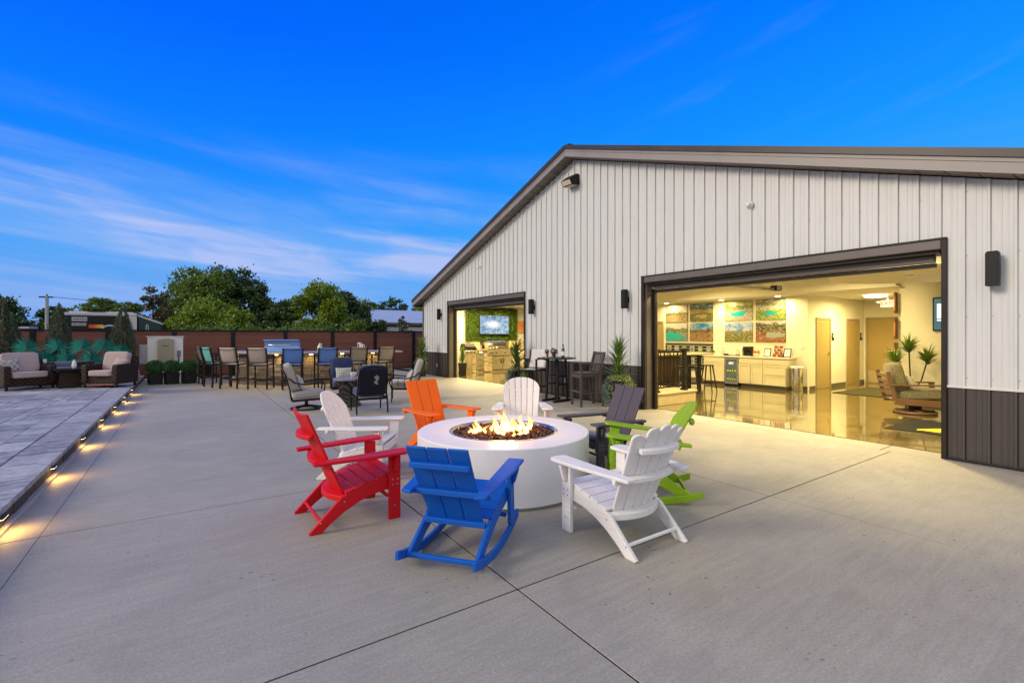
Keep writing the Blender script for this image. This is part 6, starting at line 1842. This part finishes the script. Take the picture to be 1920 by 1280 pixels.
# interior doors
def door(label, x0, x1, y, axis, top=2.12, kick=False, w_side=1):
    t = thing('interior_door', label, 'door', (0, 0, 0))
    def bx(u0, u1, d0, d1, z0, z1, nm, m, bev=0, par=None):
        if axis == 'x': o = MB().b2(u0, u1, y - d1, y - d0, z0, z1)
        else: o = MB().b2(y - d1, y - d0, u0, u1, z0, z1)
        return o.build(nm, m, par or t, bevel=bev)
    bx(x0, x0 + .06, 0, .03, 0, top, 'frame_jamb', M_TANTRIM, .003); bx(x1 - .06, x1, 0, .03, 0, top, 'frame_jamb', M_TANTRIM, .003)
    bx(x0 + .062, x1 - .062, 0, .03, top - .06, top, 'frame_head', M_TANTRIM, .003)
    lf = bx(x0 + .065, x1 - .065, .0, .012, .01, top - .065, 'leaf', M_TANDOOR)
    ux = x1 - .15 if w_side > 0 else x0 + .15
    bx(ux - .025, ux + .025, .012, .02, .98, 1.08, 'rose', M_CHROME, .002, lf)
    bx(ux - .09 if w_side > 0 else ux, ux + .01 if w_side > 0 else ux + .09, .03, .05, 1.02, 1.045, 'handle', M_CHROME, .006, lf)
    if kick: bx(x0 + .08, x1 - .08, .013, .016, .03, .42, 'kick_plate', mat('pale_kick_plate', (.60, .50, .28), .3, .4), 0, lf)
    return t
door('tan hall door with a lever handle, nearest the trash can', 15.30, 16.27, 6.5, 'x')
door('tan hall door further down the hall', 17.40, 18.38, 6.5, 'x')
door('wide tan door with a pale kick plate at the end of the hall', 5.35, 6.44, 18.8, 'y', 2.18, True, -1)
door('tan door behind the railing display, partly hidden by the left jamb', 11.52, 12.4, XP, 'y', 2.12, False, 1)
for x, lb in ((16.44, 'small dark restroom sign beside the first hall door'), (18.55, 'small dark restroom sign beside the second hall door')):
    t = thing('door_sign', lb, 'sign', (x, 6.49, 1.55)); MB().box((0, 0, 0), (.16, .015, .24)).build('plate', M_BRONZE, t, bevel=.003); MB().box((0, -.010, .03), (.05, .006, .10)).build('pictogram', M_WHITE, t)
t = thing('exit_sign', 'glowing white exit sign with red letters in the hall', 'exit sign', (16.9, 5.25, 2.52), 0)
MB().box((0, 0, 0), (.05, .34, .20)).build('case', emis('exit_case', (1, .78, .45), 1.6), t, bevel=.006)
MB().box((0, 0, .13), (.04, .05, .2)).build('mount', M_WHITE, t)
text('letters', 'EXIT', .15, emis('exit_red', (1, .06, .02), 2.0), t, (-.029, 0, 0), (R(90), 0, R(-90)), .002)
for s_ in (-1, 1): MB().lathe([(.03, 0), (.045, .03), (.04, .05)], 12, (-.02, s_ * .22 if s_ > 0 else -.22, .02)).build('lamp_head', M_WHITE, t, smooth=True)
# projecting sign boards on the end of the television wall
t = thing('edge_signs', 'stack of dark wood sign boards seen edge-on at the television wall corner', 'sign boards', (XTV + .06, 4.16, 0))
for q, (z0, z1) in enumerate(((2.12, 2.62), (1.50, 2.02), (.98, 1.42))):
    MB().b2(-.20, -.02, .012, .045, z0, z1).build('sign_board', mat('red_brown_sign', (.13, .04, .02), .5, 0, .3, 6), t, bevel=.003)
    MB().b2(-.205, -.201, .015, .042, z0 + .08, z1 - .12).build('painted_edge', mat('orange_sign_edge', (.5, .16, .04), .5), t)
# television on the right wall
tv = NB('blue_white_screen'); ss = tv.n('ShaderNodeSeparateXYZ'); tv.l(tv.coord('Generated'), ss.inputs[0])
e = tv.n('ShaderNodeEmission'); cc = tv.ramp(ss.outputs[2], [(0, (.06, .12, .13)), (.28, (.75, .88, 1)), (.33, (.07, .13, .14)), (.36, (.95, 1, 1)), (.80, (.95, 1, 1)), (.83, (.06, .11, .11))], 'CONSTANT')
m_ = tv.math('LESS_THAN', ss.outputs[1], .955)
tv.l(tv.mix(m_, (.06, .12, .11), cc), e.inputs[0]); e.inputs[1].default_value = 1.6; tv.l(e.outputs[0], tv.out.inputs[0])
t = thing('wall_television', 'wall-mounted screen cut off by the right door jamb', 'television', (XTV, 2.90, 2.07))
MB().box((-.03, 0, 0), (.05, 1.22, .76)).build('case', M_BLACK, t, bevel=.006); MB().box((-.057, 0, 0), (.004, 1.17, .70)).build('screen', tv.m, t)
# swivel armchair of wood
W_ = NB('teak_brown_wood'); c = W_.mix(W_.noise(W_.coord('Object', (2, 24, 24)), 3, 5, .6), (.09, .048, .024), (.20, .105, .05)); W_.bsdf(c, .4); M_TEAK = W_.m
t = thing('wood_swivel_armchair', 'brown wood swivel armchair with olive cushions and a cream pillow', 'armchair', (12.35, 3.38, 0), -58)
ring = [(.34 * math.cos(a), .34 * math.sin(a), .03) for a in np.linspace(0, 2 * PI, 36, endpoint=False)]
MB().tube(ring, .028, 8, True).build('base_ring', M_TEAK, t, smooth=True)
b = MB(); b.bar((-.32, 0, .05), (.32, 0, .05), .07, .05); b.bar((0, -.32, .055), (0, .32, .055), .07, .05); b.build('base_cross', M_TEAK, t)
MB().lathe([(.10, .06), (.12, .19)], 20).build('swivel', M_DARK, t)
for s_ in (-1, 1):
    MB().prism([(-.45, .20), (.42, .17), (.46, .30), (-.40, .32)], min(s_ * .33, s_ * .37), max(s_ * .33, s_ * .37)).build('side_rail', M_TEAK, t, bevel=.006)
    MB().bar((.42, s_ * .355, .28), (.38, s_ * .355, .60), .09, .035, (0, 1, 0)).build('arm_post', M_TEAK, t, bevel=.006)
    MB().bar((-.42, s_ * .355, .28), (-.54, s_ * .355, .86), .07, .04, (0, 1, 0)).build('back_post', M_TEAK, t, bevel=.006)
    MB().bar((-.52, s_ * .37, .585), (.44, s_ * .37, .61), .09, .03).build('arm', M_TEAK, t, bevel=.01)
MB().bar((.44, -.33, .24), (.44, .33, .24), .035, .13).build('front_rail', M_TEAK, t, bevel=.006)
MB().box((0, 0, .27), (.82, .64, .03)).build('seat_board', M_TEAK, t)
for q in range(4): MB().bar((-.47 - q * .024, -.34, .42 + q * .115), (-.47 - q * .024, .34, .42 + q * .115), .02, .07).build('back_slat', M_TEAK, t, bevel=.004)
cushion('seat_cushion', F_OLIVE, t, (.06, 0, .40), (.78, .62, .20), (0, -3, 0), 6, 12, .05)
cushion('back_cushion', F_OLIVE, t, (-.33, 0, .74), (.22, .62, .58), (0, -11, 0), 5, 12, .12)
pillow('pillow', F_CREAMF, t, (-.10, -.05, .62), .46, .40, .17, (10, -32, 0))
t = thing('dracaena', 'three-headed dracaena in a pot behind the swivel armchair', 'plant', (13.45, 3.72, 0))
MB().lathe([(.13, 0), (.18, .3), (.19, .33), (.16, .33)], 20).build('pot', M_POT, t, smooth=True)
for k, (dx, dy, h) in enumerate(((-.02, .06, 1.30), (.05, .34, 1.02), (.0, -.26, 1.05))):
    MB().tube([(0, 0, .3), (dx * .5, dy * .6, .6), (dx, dy, h)], .014, 6).build('stem', M_BARK, t)
    blades(t, 80, h - .10, h + .06, .42, .36, L_SPIKEB, droop=.7, seed=50 + k, up=.5, w_=.032, cx=dx, cy=dy)
# mats
t = thing('entrance_mat', 'charcoal mat with a yellow swoosh emblem just inside the large doorway', 'mat', (0, 0, 0))
MB().b2(9.90, 11.32, 1.1, 3.12, .003, .012).build('mat_body', mat('charcoal_mat', (.022, .022, .020), .9, 0, .2, 60), t)
b = MB(); N = 14; vs = []
for q in range(N + 1):
    a = q / N; x = 10.12 + .62 * math.sin(a * PI * .95); y = 2.72 - 1.15 * a
    w2 = .16 * math.sin(PI * min(.98, a + .12)) + .03
    vs += [(x - w2, y, .016), (x + w2 * .55, y + .03, .016)]
b.add(vs, [(2 * q, 2 * q + 1, 2 * q + 3, 2 * q + 2) for q in range(N)])
b.add([(10.10, 2.70, .0155), (10.05, 1.5, .0155), (10.28, 1.5, .0155), (10.45, 2.45, .0155)], [(0, 1, 2, 3)])
b.build('emblem', mat('yellow_emblem', (.75, .50, .02), .7), t)
t = thing('hall_runner', 'dark olive floor mat at the mouth of the hall', 'mat', (0, 0, 0)); MB().b2(14.75, 17.2, 4.55, 5.85, .003, .014).build('mat_body', mat('olive_mat', (.05, .045, .018), .9, 0, .2, 30), t)

# ================================================================== KITCHEN DISPLAY (smaller doorway)
for k, (x, y) in enumerate(((9.05, 17.1), (10.2, 17.1), (11.5, 17.1))):
    t = downlight('bright spot lamp above the grill island, %s of three' % ('left', 'middle', 'right')[k], x, y, 2.855, 110, .14, 'spot lamps in the kitchen display', glow=90)
for k, (x, y) in enumerate(((9.1, 13.8), (11.6, 14.6))):
    downlight('recessed light in the kitchen ceiling, %s' % ('left', 'right')[k], x, y, 2.822, 170, .2, glow=20)
isl = thing('grill_island', 'ledge-stone grill island with steel drawers, doors and a dark top', 'outdoor kitchen', (0, 0, 0))
YI = 17.52
MB().b2(9.95, 13.4, YI + .04, 18.14, 0, .88).build('core', mat('warm_mortar', (.35, .27, .16), .9), isl)
vn2 = NB('warm_ledge_stone'); oi = vn2.n('ShaderNodeObjectInfo')
c = vn2.ramp(oi.outputs['Random'], [(0, (.30, .22, .12)), (.5, (.50, .40, .25)), (1, (.62, .53, .36))]); vn2.bsdf(c, .8, 0, vn2.bump(vn2.noise(vn2.coord('World'), 40, 3), .5, .01))
for x0, x1 in ((9.95, 10.10), (10.52, 10.92), (11.98, 13.4)):
    veneer(isl, (x0, YI), (x1, YI), .02, .86, (0, -1), name='stone', lo=.10, hi=.24, hh=(.035, .06), m=vn2.m)
MB().b2(9.9, 10.62, YI - .05, 18.14, .882, .93).build('counter', mat('dark_granite', (.07, .05, .035), .25, 0, .4, 30), isl, bevel=.006)
MB().b2(11.86, 13.45, YI - .05, 18.14, .882, .93).build('counter', mat('dark_granite', (.07, .05, .035)), isl, bevel=.006)
for q in range(3):
    d = MB().b2(10.12, 10.50, YI - .04, YI + .02, .12 + q * .25, .36 + q * .25).build('drawer_front', M_STEEL, isl, bevel=.006)
    MB().b2(10.20, 10.42, YI - .07, YI - .055, .29 + q * .25, .31 + q * .25).build('handle', M_DARK, d)
for x0, x1 in ((10.94, 11.44), (11.46, 11.96)):
    d = MB().b2(x0, x1, YI - .04, YI + .02, .10, .68).build('steel_door', M_STEEL, isl, bevel=.008)
    hx = x1 - .06 if x0 < 11.2 else x0 + .06
    MB().b2(hx - .01, hx + .01, YI - .07, YI - .055, .36, .58).build('handle', M_DARK, d)
for x in (10.35, 12.3): 
    l_ = MB().box((x, YI - .06, .872), (.12, .04, .015)).build('lamp', emis('island_lamp', (1, .75, .35), 14), isl)
gr = thing('built_in_grill', 'large stainless built-in grill with a rounded hood on the island', 'grill', (11.24, YI, .70))
MB().b2(-.60, .60, -.10, .45, .0, .30).build('firebox', M_STEEL, gr, bevel=.02)
MB().b2(-.56, .56, -.13, -.10, .04, .22).build('control_panel', M_STEEL, gr, bevel=.01)
for q in range(4):
    o = len([]) ; b = MB().lathe([(.028, 0), (.026, .03), (.010, .034)], 14); b.v = [(x - .38 + q * .22, -.131 - z, y + .13) for x, y, z in b.v]; b.build('knob', M_DARK if q != 2 else M_CHROME, gr, smooth=True)
pr_ = [(.0, .30)] + [(.48 - .48 * math.cos(a) - .05, .30 + .40 * math.sin(a)) for a in np.linspace(.05, 1.9, 10)] + [(.45, .30)]
b = MB(); b.prism(pr_, -.50, .55, Matrix(((0, 1, 0), (1, 0, 0), (0, 0, 1)))); b.build('hood', M_CHROME, gr, bevel=.01)
MB().box((.1, .005, .50), (.6, .02, .13), Matrix.Rotation(R(-22), 3, 'X')).build('hood_window', M_DARK, gr, bevel=.01)
MB().tube([(-.42, -.03, .36), (-.42, -.08, .37), (.47, -.08, .37), (.47, -.03, .36)], .014, 8).build('handle', M_CHROME, gr, smooth=True)
for x, lb in ((10.25, 'small dark kettle on the island left of the grill'), (12.12, 'dark bottle caddy on the island right of the grill')):
    t = thing('counter_item', lb, 'kitchenware', (x, 17.75, .931)); MB().lathe([(.06, 0), (.08, .05), (.05, .12), (.02, .14)], 16).build('body', M_DARK, t, smooth=True); MB().tube([(-.06, 0, .08), (0, 0, .18), (.06, 0, .08)], .008, 6).build('handle', M_DARK, t)
for k, x in enumerate((12.45, 12.62)):
    t = thing('canister', ('orange-brown canister, left of the pair on the island', 'orange-brown canister, right of the pair on the island')[k], 'canister', (x, 17.8, .931))
    MB().lathe([(.06, 0), (.065, .01), (.065, .14), (.055, .16)], 18).build('body', mat('amber_ceramic', (.32, .14, .03), .35), t, smooth=True); MB().lathe([(.06, .16), (.06, .18), (.01, .20)], 16).build('lid', M_DARK, t, smooth=True)
t = thing('backsplash_box', 'pale stone backsplash block behind the grill', 'backsplash', (0, 0, 0)); MB().b2(10.12, 10.62, 18.02, 18.13, .931, 1.28).build('block', mat('pale_block', (.55, .42, .22), .7), t, bevel=.005); MB().b2(12.2, 13.2, 18.02, 18.13, .931, 1.33).build('block', mat('pale_block', (.55, .42, .22)), t, bevel=.005)
t = thing('green_wall', 'leafy artificial hedge panel covering the kitchen back wall', 'hedge panel', (0, 18.16, 0))
MB().b2(9.98, 12.62, -.05, 0, 1.36, 2.78).build('backing', mat('hedge_backing', (.02, .05, .01), .9), t)
n = 11000; P_ = np.stack([rng.uniform(9.95, 12.65, n), -rng.uniform(.05, .13, n), rng.uniform(1.33, 2.80, n)], 1)
V, F = leaves(P_, .075, .1, .55, np.tile([0, -.8, .1], (n, 1))); np_mesh('foliage', V, F, L_WALLG, t)
ks = NB('kitchen_screen_picture'); cv = ks.coord('Generated', (1, 1, 1)); nz = ks.noise(cv, 4.5, 6, .7, .8); nz2 = ks.noise(ks.coord('Generated', (3, 1, 1)), 5, 3, .6)
ss = ks.n('ShaderNodeSeparateXYZ'); ks.l(cv, ss.inputs[0])
du = ks.math('SUBTRACT', ss.outputs[0], .45); dv = ks.math('SUBTRACT', ss.outputs[2], .5)
rr_ = ks.math('ADD', ks.math('MULTIPLY', du, du), ks.math('MULTIPLY', ks.math('MULTIPLY', dv, dv), 1.4))
glow = ks.ramp(rr_, [(0, 1.), (.05, .35), (.12, .0)])
c = ks.ramp(ks.math('MULTIPLY_ADD', nz2, .4, ks.math('MULTIPLY', nz, .6)), [(.36, (.05, .10, .16)), (.48, (.22, .34, .46)), (.56, (.42, .56, .68)), (.68, (.70, .82, .92))])
c = ks.mix(glow, c, (1, 1, 1)); e = ks.n('ShaderNodeEmission'); ks.l(c, e.inputs[0]); e.inputs[1].default_value = 1.15; ks.l(e.outputs[0], ks.out.inputs[0])
t = thing('kitchen_television', 'wall television showing a pale blue picture on the leafy wall', 'television', (11.34, 17.98, 2.06))
MB().box((0, 0, 0), (1.56, .05, .86)).build('case', M_BLACK, t, bevel=.006); MB().box((0, -.028, 0), (1.51, .004, .81)).build('screen', ks.m, t)
MB().box((0, .06, 0), (.4, .07, .3)).build('wall_mount', M_BLACK, t)
pa = NB('orange_abstract'); c = pa.mix(pa.ramp(pa.noise(pa.coord('Generated'), 6, 5, .7), [(.4, 0.), (.6, 1.)]), (.50, .16, .04), (.42, .26, .08)); pa.bsdf(c, .6)
t = thing('kitchen_art', 'square orange canvas on the kitchen wall right of the leafy panel', 'picture', (13.0, 18.16, 1.98)); MB().box((0, -.015, 0), (.68, .03, .56)).build('canvas', pa.m, t, bevel=.004)
b = MB()
for q in range(3): b.bar((-.1 + q * .08, -.033, -.05), (-.08 + q * .08, -.033, .14), .004, .016)
b.build('painted_strokes', mat('red_paint', (.5, .04, .02), .6), t)
t = thing('cart_grill', 'small freestanding grill on a tubular cart at the left of the doorway', 'grill', (9.45, 17.0, 0), 10)
MB().box((0, 0, .90), (.62, .42, .16)).build('firebox', M_STEEL, t, bevel=.02)
b = MB(); b.prism([(-.2, .98), (-.2, 1.12), (-.08, 1.26), (.12, 1.26), (.2, 1.1), (.2, .98)], -.28, .28, Matrix(((0, 1, 0), (1, 0, 0), (0, 0, 1)))); b.build('lid', M_BRONZE, t, bevel=.02)
for q in range(3):
    b = MB().lathe([(.024, 0), (.022, .025)], 12); b.v = [(x - .16 + q * .16, -.212 - z, y + .90) for x, y, z in b.v]; b.build('knob', M_DARK, t)
for sx in (-1, 1):
    for sy in (-1, 1): MB().bar((sx * .36, sy * .20, 0), (sx * .24, sy * .18, .82), .03, .03).build('leg', M_STEEL, t)
MB().box((0, 0, .28), (.66, .36, .02)).build('shelf', M_STEEL, t); MB().box((.46, 0, .96), (.28, .38, .02)).build('side_shelf', M_STEEL, t)
t = thing('kitchen_potted_plant', 'spiky plant in a square charcoal pot just inside the smaller doorway', 'plant', (8.98, 16.60, 0), 20)
MB().lathe([(.19, 0), (.24, .48), (.25, .5), (.2, .5)], 4).build('pot', M_POT, t, bevel=.006); MB().tube([(0, 0, .45), (0, 0, .8)], .03, 6).build('stem', M_BARK, t)
blades(t, 90, .5, .95, .42, .36, L_SPIKE, droop=.6, seed=91, up=.7, w_=.026)
t = thing('wall_shelf', 'black shelf with a lantern on the far left kitchen wall', 'shelf', (9.2, 18.0, 1.3)); MB().box((0, 0, 0), (.7, .25, .03)).build('board', M_DARK, t); MB().box((.0, 0, .2), (.22, .18, .34)).build('lantern_body', M_BRONZE, t, bevel=.01)
